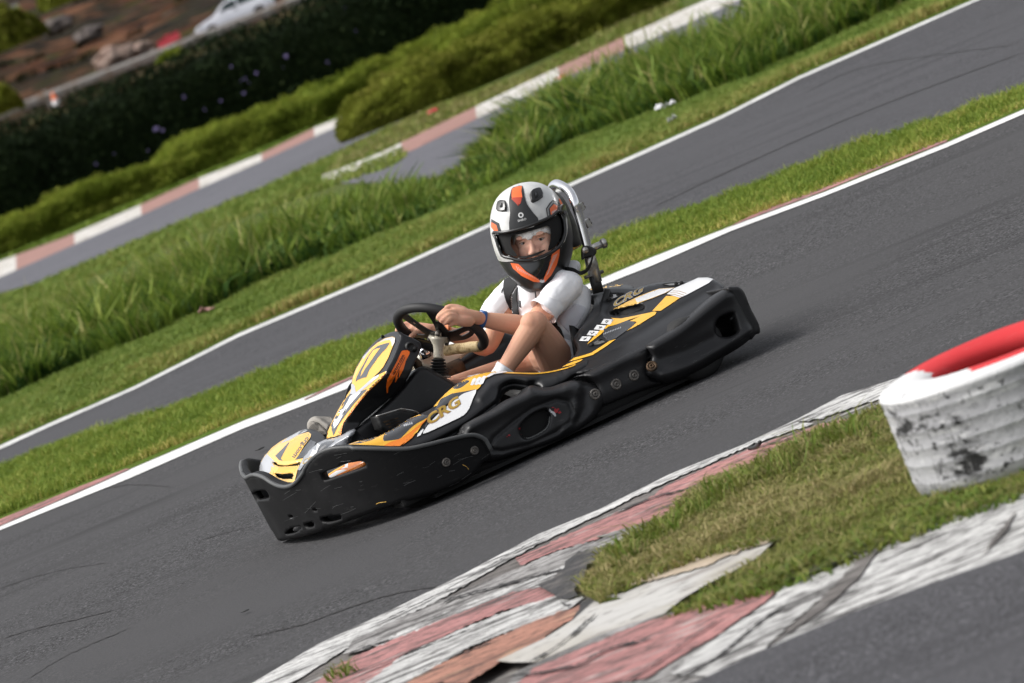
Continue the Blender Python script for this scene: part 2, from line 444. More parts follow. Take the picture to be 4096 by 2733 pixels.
for seg in ([(-60, 1225), (0, 1198), (190, 1120), (292, 1081), (300, 1082), (190, 1131), (0, 1213), (-60, 1240)],
            [(700, 922), (770, 886), (850, 852), (900, 836), (900, 840), (800, 878), (700, 924)],
            ZE([(480, 1294), (700, 1188), (1000, 1078), (1400, 902), (1640, 826), (1700, 812), (1700, 822), (1400, 938), (1000, 1102), (470, 1300)])):
    sheet('', gp(seg), .012, 'kerb_pink', mb=mb)
struct(mb.build('kerb_paint', fix=False))
# second track
t2_hi = [(0, 1026), (113, 975), (205, 936), (311, 889), (549, 768), (861, 636), (1120, 518), (1290, 432), (1492, 342), (1661, 266), (1834, 178), (2240, 0)]
t2_lo = [(0, 1035), (113, 983), (205, 943), (311, 896), (549, 776), (861, 644), (1120, 526), (1290, 440), (1492, 350), (1661, 273), (1834, 185), (2240, 6)]
grass_hi = [(0, 1076), (130, 1022), (249, 985), (399, 938), (571, 872), (721, 810), (861, 766), (1040, 706), (1160, 655), (1300, 590), (1492, 511), (1665, 453), (1846, 386), (1991, 330), (2156, 277), (2350, 208)]
strip('far_lane', t2_hi, [(x, y+14) for x, y in grass_hi], .004, 'asphalt_mid', e=30)
strip('lane_edge_line', t2_hi, t2_lo, .008, 'paint_line', e=30)
# short turf between the tracks
strip('turf', grass_hi, [(x, y+1) for x, y in back_line_hi], .010, 'turf', e=30)
# verge + ground under the tall grass
tall_base = [(0, 929), (183, 848), (366, 775), (549, 687), (732, 607), (861, 559), (1060, 466), (1135, 434), (1311, 332), (1446, 287), (1721, 188), (1894, 105), (2075, 24)]
strip('verge', tall_base, [(x, y-1) for x, y in t2_hi], .010, 'turf', e=30)
# track three and its kerb
t3_lo = [(0, 672), (73, 654), (256, 577), (439, 499), (600, 432), (745, 365), (890, 297)]
t3_hi = [(0, 637), (170, 562), (330, 492), (460, 432), (600, 371), (740, 306), (890, 238)]
t3_k = [(0, 604), (160, 546), (320, 477), (450, 417), (595, 361), (725, 297), (885, 234)]
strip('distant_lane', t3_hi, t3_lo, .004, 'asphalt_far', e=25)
# painted kerb blocks of track three
def kerb_blocks(name, hi, lo, cuts, z=.03):
    """hi/lo polylines on the ground; cuts = x coordinates where the colour changes"""
    H = resample(hi, 6, False); Lo = resample(lo, 6, False); mb = MB()
    def pt(P, x):
        for a, b in zip(P, P[1:]):
            if a[0] <= x <= b[0]: t = (x-a[0])/(b[0]-a[0]+1e-9); return (x, a[1]+(b[1]-a[1])*t)
        return P[0] if x < P[0][0] else P[-1]
    for (x0, x1, m) in cuts:
        n = 4; V = []
        for i in range(n+1):
            x = x0+(x1-x0)*i/n
            a = G(*pt(H, x)); b = G(*pt(Lo, x))
            V += [(a[0], a[1], 0), (a[0]*.97+b[0]*.03, a[1]*.97+b[1]*.03, z), (b[0]*.9+a[0]*.1, b[1]*.9+a[1]*.1, z*.5), (b[0], b[1], .002)]
        F = [(i*4+k, i*4+k+1, i*4+5+k, i*4+4+k) for i in range(n) for k in range(3)]
        mb.add(V, F, m, False)
    return struct(mb.build(name))
kerb_blocks('distant_kerb', [(x-2, y) for x, y in [(-80, 640)]+t3_k], [(-80, 675)]+t3_hi, [(-70, 38, 'far_white'), (38, 172, 'far_pink'), (172, 325, 'far_white'), (325, 458, 'far_pink'), (458, 602, 'far_white'), (602, 722, 'far_pink'), (722, 868, 'far_white'), (868, 888, 'far_pink')])
# track four (upper centre) and kerb
t4_k = [(745, 412), (862, 368), (940, 330), (1100, 252), (1290, 162), (1440, 92), (1570, 32), (1700, -25)]
t4_h = [(740, 424), (862, 378), (950, 345), (1110, 266), (1290, 183), (1440, 113), (1570, 58), (1700, 0)]
t4_lo = [(900, 470), (1080, 420), (1320, 300), (1600, 160)]
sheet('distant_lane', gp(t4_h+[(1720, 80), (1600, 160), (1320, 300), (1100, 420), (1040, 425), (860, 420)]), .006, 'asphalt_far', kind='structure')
kerb_blocks('distant_kerb', t4_k, t4_h, [(742, 925, 'far_white'), (925, 1095, 'far_pink'), (1095, 1285, 'far_white'), (1285, 1438, 'far_pink'), (1438, 1700, 'far_white')], z=.05)

# ================================================================== near kerb
mb = MB()
def kz(z, ps): return gp(ps, z)
LWe = near_edge
base_poly = ext(gp(near_edge), 3)+gp([(2500, 900), (2500, 1250), (2350, 1350)])+gp([(1990, 1500), (1740, 1600), (1500, 1720), (600, 1700), (300, 1750)])
sheet('', base_poly, .006, 'kerb_grime', mb=mb)
# thin white edge line of the race track
w_lo = ZA([(330, 1223), (560, 1075), (900, 880), (1100, 790), (1500, 560), (1760, 420)])+ZB([(400, 345), (640, 245), (870, 140), (1200, 30)])+ZT([(0, 900), (180, 870), (400, 790), (640, 720)])
w_lo = [(x-3, y-7) for x, y in w_lo]
_wl = resample(w_lo, 9, False); _wl = [(x, y+rng.normal(0, 1.3)) for x, y in _wl]
sheet('', gp([(500, 1625)]+near_edge+[(2120, 860)]+[(2120, 898)]+_wl[::-1]+[(590, 1625)]), .011, 'paint_edge', mb=mb)
def zone(pts, m, z):
    P = resample(pts, 8); sheet('', gp([(x+rng.normal(0, 1.0), y+rng.normal(0, 1.1)) for x, y in P]), z, m, mb=mb)
zone(ZA([(1570, 520), (1800, 418), (2350, 170)])+ZB([(400, 350), (900, 135), (1200, 30), (1560, -40)])+ZB([(1560, 60), (1150, 150), (900, 270), (640, 370), (420, 520), (180, 600), (0, 650)])+ZA([(2100, 390), (1800, 480), (1600, 560)]), 'kerb_pink', .015)
zone(ZB([(-10, 655), (200, 590), (400, 535), (440, 560), (260, 660), (0, 760)])+ZA([(2250, 440), (2000, 530), (1700, 640), (1560, 690), (1000, 910), (700, 1060), (560, 1090), (620, 1000), (1160, 760), (1500, 620), (1800, 490), (2100, 400)]), 'kerb_white_worn', .017)
zone(ZA([(900, 960), (1250, 815), (1700, 640), (2000, 520), (2060, 500), (1990, 590), (1750, 690), (1500, 790), (1100, 930), (820, 1060), (700, 1090)]), 'kerb_white', .020)
zone(ZA([(380, 1290), (560, 1150), (760, 1060), (1150, 900), (1560, 740), (1880, 680), (1800, 780), (1500, 850), (1200, 980), (900, 1120), (760, 1290)]), 'kerb_pink', .024)
zone(ZA([(700, 1290), (900, 1135), (1230, 980), (1560, 850), (1800, 775), (1990, 780), (1900, 850), (1600, 960), (1300, 1080), (1100, 1200), (950, 1300)]), 'kerb_white', .028)
zone(ZA([(930, 1300), (1130, 1190), (1400, 1060), (1700, 930), (1980, 830), (2040, 840), (1900, 930), (1740, 1040), (1600, 1110), (1300, 1300)]), 'kerb_orange', .032)
zone(ZA([(1700, 715), (1790, 690), (1850, 640), (1900, 560), (1960, 520), (2100, 490), (2200, 470), (2120, 540), (2010, 600), (1990, 680), (1930, 740), (1960, 790), (1900, 800), (1830, 790), (1790, 760)]), 'tar', .0335)
zone(ZA([(1980, 820), (2040, 790), (2075, 815), (2040, 860), (1960, 900), (1900, 960), (1960, 870)]), 'tar', .0338)
struct(mb.build('near_kerb', fix=False))
mb = MB()
sheet('', gp(ZA([(1480, 1170), (1760, 1040), (1930, 930), (2050, 820), (2350, 690)])+ZB([(170, 965), (420, 850), (620, 775), (850, 720), (1020, 672), (1010, 700), (900, 812), (760, 890), (620, 960), (500, 1030), (350, 1150), (100, 1215), (-60, 1275)])+ZA([(1900, 1180), (1560, 1180)])), .034, 'slab', mb=mb)
zone(ZB([(60, 990), (170, 962), (420, 848), (620, 773), (850, 718), (1010, 672), (1000, 700), (960, 735), (820, 775), (620, 862), (400, 925), (180, 975)]), 'slab_tan', .038)
struct(mb.build('concrete_slab', fix=False))
# second kerb, lower right, and the road in the corner
mb = MB()
k2_hi = ZB([(-420, 1440), (0, 1255), (200, 1180), (500, 1095), (1050, 950), (1280, 870), (1500, 780), (1960, 600), (2350, 470), (2700, 330)])
k2_lo = ZB([(620, 1560), (890, 1431), (1450, 1190), (1850, 1045), (2350, 870), (2700, 740)])
sheet('', gp([(1150, 1640)]+k2_hi+k2_lo[::-1]+[(1500, 1720)]), .036, 'kerb_white_worn', mb=mb)
zone(ZB([(-330, 1440), (0, 1300), (200, 1215), (520, 1110), (1060, 965), (970, 1060), (700, 1250), (400, 1431), (300, 1500), (-500, 1600)]), 'kerb_pink', .040)
zone(ZB([(420, 1480), (700, 1270), (1000, 1060), (1060, 980), (1280, 885), (1470, 830), (1440, 900), (1290, 1040), (1050, 1250), (900, 1400), (700, 1500)]), 'kerb_white', .042)
zone(ZB([(740, 1480), (1000, 1330), (1250, 1120), (1500, 850), (1700, 740), (1980, 610), (2350, 482), (2700, 345), (2700, 735), (2350, 868), (1850, 1042), (1450, 1187), (890, 1428)]), 'kerb_white', .044)
zone(ZB([(1640, 770), (1680, 730), (1640, 760), (1560, 840), (1480, 960), (1300, 1130), (1020, 1320), (1000, 1330), (1250, 1100), (1440, 900), (1480, 830)]), 'kerb_grime', .048)
zone(ZB([(2350, 600), (2300, 700), (2180, 830), (2160, 850), (2250, 720), (2350, 590)]), 'kerb_grime', .048)
zone(ZB([(1960, 605), (1500, 785), (1280, 875), (1050, 955), (1070, 985), (1300, 905), (1500, 830), (1700, 735), (1960, 625)]), 'crack', .050)
struct(mb.build('near_kerb', fix=False))
_kl = [(x-6, y-13) for x, y in k2_lo]
sheet('corner_road', ext(gp(_kl), 25)[0:1]+gp(_kl)+[(60, 8), (60, -10), (-30, -10), (-30, 5)], .0475, 'asphalt_mid', kind='structure')

# cracks and tar seams: thin dark ribbons, ragged
mb = MB()
def crack(pts, w, z=.0165, jit=2.2, m='crack'):
    P = resample(cr(pts, 5, False), 7, False); A = []; B = []
    for i, p in enumerate(P):
        j = np.array(p)+rng.normal(0, jit*.5, 2)*[.6, .5]
        ww = w*(.35+rng.random()*1.1)*(min(i, len(P)-1-i, 4)/4*.8+.2)
        ww *= .5 if w < 5 else .55
        A.append(G(j[0]-ww*.3, j[1]-ww*.6, z)); B.append(G(j[0]+ww*.3, j[1]+ww*.6, z))
    n = len(P); mb.add(A+B, [(i, i+1, n+i+1, n+i) for i in range(n-1)], m, False)
crack([(0, 1467), (75, 1444), (180, 1420), (270, 1398)], 2.0, .0062); crack(ZA([(0, 950), (300, 880), (520, 800), (800, 710), (1050, 662), (1230, 640)]), 3.0, .0062)
crack([(200, 1130), (300, 1112), (400, 1118)], 1.8, .0062); crack([(460, 1240), (520, 1222), (590, 1205)], 1.5, .0062)
crack([(0, 1350), (120, 1312), (260, 1290)], 1.5, .0062); crack([(60, 1560), (160, 1500), (300, 1440)], 1.6, .0062)
crack([(1850, 212), (2000, 150), (2350, 100)], 1.6, .0062); crack([(1500, 475), (1700, 380), (2000, 250), (2350, 120)], 2.6, .0062, .8)
crack(ZB([(100, 480), (300, 400), (560, 335), (760, 290), (880, 240)]), 3.5, .019); crack(ZA([(1130, 760), (1200, 720), (1500, 640), (1900, 540)]), 5, .0225)
crack(ZB([(850, 130), (960, 100), (1150, 50), (1350, 15)]), 3.2, .019); crack(ZB([(120, 1431), (300, 1320), (480, 1190), (680, 1060)]), 4, .046)
crack(ZB([(380, 1431), (640, 1290), (860, 1110), (1020, 1000)]), 6, .046); crack(ZA([(560, 1060), (680, 1010), (860, 960)]), 4, .0225)
crack(ZA([(930, 1185), (1100, 1110), (1480, 960)]), 2.5, .034); crack(ZA([(600, 1180), (900, 1060), (1300, 900)]), 2.5, .030)
crack(ZA([(1640, 1100), (1760, 1030), (1900, 930), (2030, 810)]), 6, .0395, 3); crack(ZA([(1800, 720), (1850, 760), (1900, 770)]), 9, .0395, 4)
crack([(860, 1434), (1040, 1345), (1200, 1255), (1250, 1235)], 2.5, .0175)
crack(ZA([(1510, 1190), (1900, 1120), (2100, 1020), (2350, 960)]), 6, .0455, 3)
struct(mb.build('road_cracks', fix=False))

# ================================================================== blades
def blades(name, poly, dens, h, wd, m, lean=.35, tint=(.35, .2), zb=0.0, patch=1.0, kind='stuff', label=None, clump=0.0, seg=2, hfun=None, tfun=None, z0=0.0):
    P = np.array(poly, float); x0, y0 = P.min(0); x1, y1 = P.max(0); n = int((x1-x0)*(y1-y0)*dens)
    p = rng.random((n, 2))*[x1-x0, y1-y0]+[x0, y0]
    p = p[inpoly(p, poly)]; n = len(p)
    nz = np.array([noise.noise(Vector((a*patch, b*patch, 3.1))) for a, b in p]); nz2 = np.array([noise.noise(Vector((a*patch*3.7, b*patch*3.7, 9.1))) for a, b in p])
    H = h*(.55+.6*rng.random(n))*(1+.45*nz+.35*nz2*clump)
    if hfun is not None: H = H*hfun(p)
    H = np.maximum(H, h*.15)
    az = rng.random(n)*2*np.pi; le = lean*(.3+rng.random(n))*H; wv = wd*(.6+.8*rng.random(n))
    face = rng.random(n)*np.pi
    dx, dy = np.cos(az)*le, np.sin(az)*le; wx, wy = np.cos(face)*wv*.5, np.sin(face)*wv*.5
    z = np.full(n, z0)
    b0 = np.stack([p[:, 0]-wx, p[:, 1]-wy, z], 1); b1 = np.stack([p[:, 0]+wx, p[:, 1]+wy, z], 1)
    m0 = np.stack([p[:, 0]-wx*.75+dx*.3, p[:, 1]-wy*.75+dy*.3, z+H*.55], 1); m1 = np.stack([p[:, 0]+wx*.75+dx*.3, p[:, 1]+wy*.75+dy*.3, z+H*.55], 1)
    tp = np.stack([p[:, 0]+dx, p[:, 1]+dy, z+H*(1-.25*lean)], 1)
    V = np.stack([b0, b1, m0, m1, tp], 1).reshape(-1, 3)
    me = bpy.data.meshes.new(name); me.vertices.add(len(V)); me.vertices.foreach_set('co', V.astype(np.float32).ravel())
    i0 = (np.arange(n)*5)[:, None]; q = i0+np.array([0, 1, 3, 2]); t = i0+np.array([2, 3, 4])
    loops = np.concatenate([q, t], 1).ravel(); me.loops.add(len(loops)); me.loops.foreach_set('vertex_index', loops.astype(np.int32))
    me.polygons.add(2*n); ls = np.stack([np.arange(n)*7, np.arange(n)*7+4], 1).ravel(); me.polygons.foreach_set('loop_start', ls.astype(np.int32))
    me.update(calc_edges=True)
    tn = np.clip(tint[0]+tint[1]*rng.normal(0, 1, n)+.28*nz+.22*nz2+(tfun(p) if tfun is not None else 0), 0, 1)
    at = me.attributes.new('tint', 'FLOAT', 'POINT'); at.data.foreach_set('value', np.repeat(tn, 5).astype(np.float32))
    me.materials.append(MATS[m]); o = bpy.data.objects.new(name, me); COL.objects.link(o); o['kind'] = kind
    if label: o['label'] = label; o['category'] = 'grass' if kind == 'stuff' else name
    return o
Q = 1.0 if not globals().get('LOWQ') else .35
def band(lo, hi, e=2.0, zl=0, zh=0): return ext(gp(lo, zl), e)+ext(gp(hi, zh), e)[::-1]
# strip between kart track and second track
mid_poly = band([(x, y-6) for x, y in pink_hi[:7]]+[(x, y-4) for x, y in back_line_hi[5:]], [(x, y+6) for x, y in grass_hi], 1.2)
_edge = gp([(x, y-3) for x, y in back_line_hi])
def dry_edge(p): return np.exp(-(dpoly(p, _edge, False)/.28)**2)*.38
blades('grass', mid_poly, 9500*Q, .062, .0055, 'blade_green', lean=.7, tint=(.42, .20), patch=2.2, clump=1.3, label='bright green grass strip between the two asphalt tracks', tfun=dry_edge, hfun=lambda p: 1-.45*np.exp(-(dpoly(p, _edge, False)/.2)**2))
# verge beyond the second track
_e2 = gp(t2_hi)
blades('grass', band([(x, y-5) for x, y in t2_hi], [(x, y+1) for x, y in tall_base], 2.0), 3600*Q, .075, .011, 'blade_verge', lean=.9, tint=(.30, .16), patch=.7, clump=1.2, label='mown grass verge beyond the second track, dry along its white line', tfun=lambda p: np.exp(-(dpoly(p, _e2, False)/.9)**2)*.42)
# tall grass bank
_tb = gp(tall_base)
_dip = np.array(G(1062, 470)[:2]); _dip2 = np.array(G(820, 585)[:2])
def tall_h(p):
    d = dpoly(p, _tb, False); dd = np.abs(p[:, 0]-_dip[0]); r = np.clip(p[:, 0]-_dip[0], 0, 3)
    return (.74+.52*np.clip(d/1.0, 0, 1))*(1-.66*np.exp(-(dd/.42)**2)-.18*np.exp(-((p[:, 0]-_dip2[0])/.5)**2))*(1+.02*r)
tp_ = ext(gp(tall_base), 3); tpoly = tp_+[p+np.array([0, 3.4]) for p in tp_[::-1]]
blades('tall_grass', tpoly, 3600*Q, .27, .012, 'blade_tall', lean=.55, tint=(.33, .22), patch=1.3, clump=2.2, label='tall dark green grass bank behind the second track', hfun=tall_h, tfun=lambda p: .12*np.clip(dpoly(p, _tb, False)/1.5, 0, 1)-.06)
blades('tall_grass', tpoly, 45*Q, .42, .012, 'blade_tall', lean=.35, tint=(.85, .12), patch=.8, label='thin yellow seed stalks standing above the tall grass bank', hfun=tall_h)
blades('weeds', tpoly, 520*Q, .25, .055, 'leaf_weed', lean=1.1, tint=(.5, .25), patch=1.4, clump=2.0, label='dark broad leaved weeds among the tall grass bank', hfun=lambda p: tall_h(p)*np.clip(np.array([noise.noise(Vector((a*1.1, b*.9, 4))) for a, b in p])*3+.75, .1, 1.15))
blades('weeds', tpoly, 600*Q, .31, .032, 'blade_tall', lean=.6, tint=(.42, .2), patch=1.4, clump=2.0, label='broad olive leaved stems among the tall grass bank', hfun=tall_h)
# verge beyond tall grass, verge behind distant kerb
blades('grass', gp([(-20, 800), (100, 740), (209, 640), (549, 505), (732, 440), (900, 385), (935, 360), (890, 300), (745, 369), (600, 437), (439, 504), (256, 583), (73, 660), (-30, 695)]), 330*Q, .07, .03, 'blade_verge', lean=.9, tint=(.38, .16), patch=.2, label='yellow green grass apron beside the distant lane')
blades('grass', gp([(-60, 620), (160, 540), (320, 471), (450, 411), (595, 355), (725, 291), (885, 228), (905, 214), (700, 297), (450, 402), (200, 498), (-60, 610)]), 200*Q, .07, .04, 'blade_green', lean=.9, tint=(.28, .15), patch=.2, label='green grass strip below the clipped yellow hedge')
blades('grass', gp([(735, 415), (862, 364), (940, 326), (1100, 248), (1290, 158), (1440, 88), (1570, 28), (1560, 2), (1400, 66), (1200, 175), (1000, 246), (890, 297), (800, 345)]), 240*Q, .08, .04, 'blade_dry', lean=.9, tint=(.45, .15), patch=.25, label='dry brownish grass verge above the upper kerb')
# near island
isl = gp(ZB([(1470, -20), (1280, 60), (1110, 120), (930, 240), (760, 300), (600, 370), (420, 500), (300, 590), (200, 650), (0, 750)])+ZA([(2050, 620), (1950, 690), (1990, 745), (2070, 790), (2200, 760)])+ZB([(20, 985), (150, 960), (400, 850), (600, 780), (850, 720), (1060, 655), (1080, 680), (900, 815), (760, 885), (620, 950), (500, 1030), (380, 1125), (520, 1085), (800, 1010), (1050, 940), (1280, 860), (1500, 770), (1960, 590), (2350, 455), (2700, 300), (2700, -200), (1700, -100)]), .02)
sheet('turf', isl, .0365, 'soil', kind='structure')
def isl_t(p):
    a = np.array(gp([(1700, 1190)])[0]); return .18*np.exp(-(np.linalg.norm(p-a, axis=1)/.55)**2)
blades('grass', isl, 15000*Q, .040, .0042, 'blade_dry', lean=1.5, tint=(.42, .20), patch=2.2, clump=1.6, z0=.034, label='matted half dry grass island between the two near kerbs', tfun=isl_t)
e1 = ZB([(1470, 0), (1280, 80), (1110, 140), (930, 255), (760, 320), (600, 390), (420, 520), (300, 610), (200, 670), (40, 770)])
blades('grass', gp([(x, y-3) for x, y in e1]+[(x+22, y+26) for x, y in e1[::-1]], .04), 4200*Q, .085, .0048, 'blade_dry', lean=1.2, tint=(.20, .16), patch=3, clump=1.5, z0=.034, label='long bright green grass fringe leaning over the pink kerb')
blades('grass', gp(ZB([(520, 1060), (800, 985), (1050, 915), (1280, 835), (1500, 745), (1960, 560), (2350, 425), (2350, 320), (1900, 440), (1500, 620), (1100, 760), (880, 870), (700, 960)]), .04), 5500*Q, .045, .008, 'blade_dry', lean=1.7, tint=(.16, .16), patch=3, clump=1.5, z0=.036, label='low broad leaved green growth along the white kerb')
blades('grass', gp([(742, 1560), (752, 1548), (800, 1532), (826, 1522), (822, 1536), (790, 1550), (760, 1564)], .03), 7000, .05, .004, 'blade_dry', lean=1.0, tint=(.3, .2), z0=.02, label='small tuft growing in the kerb crack at the bottom edge')
# ================================================================== background beyond the tracks
def hill_z(x, y):
    n = noise.noise(Vector((x*.035, y*.05, 0)))*1.0+noise.noise(Vector((x*.12, y*.12, 5)))*.45
    if y < 92: return .0
    if y < 150: t = (y-92)/58; return 1.85*t*t*(3-2*t)+.10*n*t
    if y < 196: return 1.85+.2*min(1, (y-150)/15)+.02*n
    t = (y-196)
    z = 2.15+.012*t+max(0, t-6)*.062+1.1*n*min(1, t/12)+1.7*max(0, noise.noise(Vector((x*.05+7, y*.02, 2))))*min(1, t/10)
    return z
mb = MB(); nx, ny = 190, 130
xs = np.linspace(-110, 130, nx); ys = np.concatenate([np.linspace(90, 330, ny-20), np.linspace(335, 900, 20)])
V = [(x*(1 if y < 330 else 1+(y-330)/160), y, hill_z(x, y)+(0 if y < 330 else (y-330)*.03)+.02) for y in ys for x in xs]
F = [(j*nx+i, j*nx+i+1, (j+1)*nx+i+1, (j+1)*nx+i) for j in range(ny-1) for i in range(nx-1)]
mb.add(V, F, 'dirt_hill'); struct(mb.build('hillside', fix=False))
mat('mound_grass', (.11, .085, .036), .95, spec=.04, var=[(.35, (.17, .125, .075), .46, .6, 5), (.9, (.10, .11, .03), .52, .66, 5)], bump=(1.5, .8, .3))
mb = MB(); mb.add([(x, y, hill_z(x, y)+.04+.05*noise.noise(Vector((x*.4, y*.3, 1)))) for y in np.linspace(120, 168, 14) for x in np.linspace(-70, 60, 90)],
       [(j*90+i, j*90+i+1, (j+1)*90+i+1, (j+1)*90+i) for j in range(13) for i in range(89)], 'mound_grass'); struct(mb.build('road_bank', fix=False))

def leafy(name, base, depth, height, leaf, n, m, core, lump=.25, label='', cat='hedge', taper=1.0, freq=.5, tint=(.5, .18), hvar=.25, ends=True):
    """clipped or wild hedge: uneven rounded body covered by leaf-sized faces; base = front foot line on the ground"""
    B = [np.array(b[:2], float) for b in base]; L = [0]
    for a, b in zip(B, B[1:]): L.append(L[-1]+np.linalg.norm(b-a))
    T = L[-1]
    def pos(s):
        s = min(max(s, 0), T)
        for i in range(len(B)-1):
            if s <= L[i+1]+1e-9:
                t = (s-L[i])/(L[i+1]-L[i]+1e-9); p = B[i]*(1-t)+B[i+1]*t; d = (B[i+1]-B[i])/(L[i+1]-L[i]+1e-9); return p, np.array([-d[1], d[0]])
    def surf(s, a, k=1.0):
        p, nn = pos(s)
        hh = height*(1+hvar*noise.noise(Vector((s*freq, 0, 3)))*1.6); e = 1.0
        if ends: e = math.sqrt(max(0.02, min(1, s/(depth*.5))))*math.sqrt(max(.02, min(1, (T-s)/(depth*.5))))
        c, s_ = math.cos(a), math.sin(a)
        rr = 1+lump*(noise.noise(Vector((s*freq*2.2, c*2, s_*2+1)))+.6*noise.noise(Vector((s*freq*6, c*5, s_*5))))
        u = -c*abs(c)**-.35*depth*.5 if abs(c) > 1e-6 else 0
        z = (abs(s_)**.6)*hh*rr*e*k; off = depth*.5+u*rr*e*k
        return np.array([p[0]+nn[0]*off, p[1]+nn[1]*off, z])
    ns, na = max(12, int(T/(height*.35))), 12; mb = MB()
    V = [surf(T*i/ns, math.pi*j/na, .90) for i in range(ns+1) for j in range(na+1)]
    F = [(i*(na+1)+j, i*(na+1)+j+1, (i+1)*(na+1)+j+1, (i+1)*(na+1)+j) for i in range(ns) for j in range(na)]
    mb.add(V, F, core)
    k0 = len(mb.v); VV = []; FF = []; tn = []
    for i in range(n):
        s = random.random()*T; a = math.pi*(random.random()**1.25)*.95+.02; p = surf(s, a, .90+.16*random.random())
        q = np.array([random.gauss(0, 1) for _ in range(3)]); q /= np.linalg.norm(q); r = np.cross(q, [0.3, .2, 1]); r /= np.linalg.norm(r); l = leaf*(.6+.8*random.random())
        b = len(VV); VV += [p-q*l*.5, p+r*l*.28, p+q*l*.5, p-r*l*.28]; FF.append((b, b+1, b+2, b+3))
        t = tint[0]+tint[1]*random.gauss(0, 1)+.35*noise.noise(Vector((s*freq*1.5, a*1.5, 7))); tn += [min(1, max(0, t))]*4
    mb.add(VV, FF, m, False)
    o = mb.build(name, fix=False); at = o.data.attributes.new('tint', 'FLOAT', 'POINT')
    at.data.foreach_set('value', [.35]*len(V)+tn)
    tag(o, label, cat); return o, surf, T
LN = 1.0 if not globals().get('LOWQ') else .3
leafy('clipped_hedge', [(-22, 63.3), (-14, 65.6), (-7.2, 67.6), (-3.5, 68.4), (2.5, 70.3), (6, 71.5)], 1.9, .54, .055, int(150000*LN), 'leaf_yellow', 'leaf_yellow', .34, 'low lumpy yellow green hedge running below the dark flowering hedge', freq=.62, hvar=.20, tint=(.50, .20))
leafy('clipped_hedge', [(-.42, 53.9), (1.6, 55.2), (3.6, 56.8), (7.5, 59.5)], 1.9, .52, .045, int(80000*LN), 'leaf_olive', 'leaf_olive', .34, 'rounded olive bush row ending beside the distant lane, upper centre', freq=.8, hvar=.20, tint=(.52, .2))
leafy('clipped_hedge', [(.9, 63.6), (3, 64.9), (8, 67.5)], 1.6, .62, .055, int(45000*LN), 'leaf_yellow', 'leaf_yellow', .34, 'further green bush row behind the rounded olive bush row', freq=.7, hvar=.2, tint=(.42, .2))
dk = [(-23, 70.3), (-15, 72.5), (-9, 74), (0, 76), (9, 78.5)]
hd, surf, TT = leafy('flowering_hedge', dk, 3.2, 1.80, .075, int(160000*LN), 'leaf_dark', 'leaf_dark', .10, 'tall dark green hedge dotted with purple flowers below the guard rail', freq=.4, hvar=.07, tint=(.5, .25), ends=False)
mat('petal', (.36, .28, .60), .6); 
HB = BVHTree.FromObject(hd, bpy.context.evaluated_depsgraph_get()) if False else None
fm = MB()
for k in range(6):
    a = k*math.pi/3; c, s_ = math.cos(a), math.sin(a)
    o_ = len(fm.v); fm.add([(0, 0, 0), (c*.05-s_*.03, -.03, s_*.05+c*.03), (c*.09, -.02, s_*.09), (c*.05+s_*.03, -.03, s_*.05-c*.03)], [(0, 1, 2, 3)], 'petal', False)
lathe(fm, [(0, -.045), (.015, -.04), (.015, 0)], 'petal', axis=(0, 1, 0), seg=8)
hbm = hd.data; HB = BVHTree.FromPolygons([v.co for v in hbm.vertices], [tuple(p.vertices) for p in hbm.polygons])
f0 = None
for (fx, fy), sc in zip(ZF([(2025, 45), (2090, 180), (1680, 330), (1923, 370), (1358, 392), (1665, 397), (1505, 430), (1418, 475), (1462, 485), (1440, 462), (1432, 547), (1080, 570), (1297, 592), (1202, 645), (912, 760), (955, 765), (925, 750), (868, 885), (668, 902), (566, 965), (645, 1015), (1080, 560)]), [1, .7, 1.1, 1, .6, .6, .8, 1.1, .7, .8, .9, 1.2, .8, .8, 1.2, .9, .8, .7, .7, 1, .6, .8]):
    d = Vector(ray(fx, fy)).normalized(); h = HB.ray_cast(Vector(CC), d)
    if h[0] is None: continue
    if f0 is None: f0 = fl = fm.build('flower', hd, fix=False)
    else: fl = f0.copy(); COL.objects.link(fl); fl.parent = hd
    fl.location = h[0]-d*.12; fl.scale = (sc*.40,)*3

# guard rail on the road bank
mat('galvanised', (.36, .34, .32), .6, metal=.1, var=[(1.5, (.26, .2, .15), .5, .7, 5)])
RY = 172.0
def railpt(x, y): return at_depth(x, y, RY)
ra, rb = railpt(43, 246), railpt(690, -3); dr = (rb-ra)/np.linalg.norm(rb-ra)
gr = empty('guard_rail', 'grey steel guard rail on posts along the road above the dark hedge', 'guard rail', tuple(ra))
mb = MB(); prof = [(-.10, .17), (-.10, .11), (-.17, .075), (-.17, .035), (-.10, 0), (-.17, -.035), (-.17, -.075), (-.10, -.11), (-.10, -.17), (-.085, -.17), (-.085, .17)]
A_ = np.array([0, 0, 0.]); L_ = 46.0
V = [dr*t+np.array([0, u, z]) for t in (-3.0, L_) for u, z in prof]; n = len(prof)
mb.add(V, [(i, (i+1) % n, n+(i+1) % n, n+i) for i in range(n)]+[tuple(range(n))[::-1], tuple(range(n, 2*n))], 'galvanised', False)
mb.build('beam', gr)
pm = MB(); box(pm, (0, .02, -.30), (.13, .2, 1.1), 'galvanised', bev=.01); p0 = None
for px_, py_ in ((108, 222), (352, 120), (450, 84), (622, 18)):
    t = (railpt(px_, py_)-ra)@dr
    if p0 is None: p0 = q = pm.build('post', gr)
    else: q = p0.copy(); COL.objects.link(q); q.parent = gr
    q.location = Vector(dr*t)+Vector((0, .02, 0))
struct(sheet('upper_road', [(-120, RY+1.5), (120, RY+1.5), (120, RY+9), (-120, RY+9)], lambda x, y: 2.14, 'asphalt_far'))

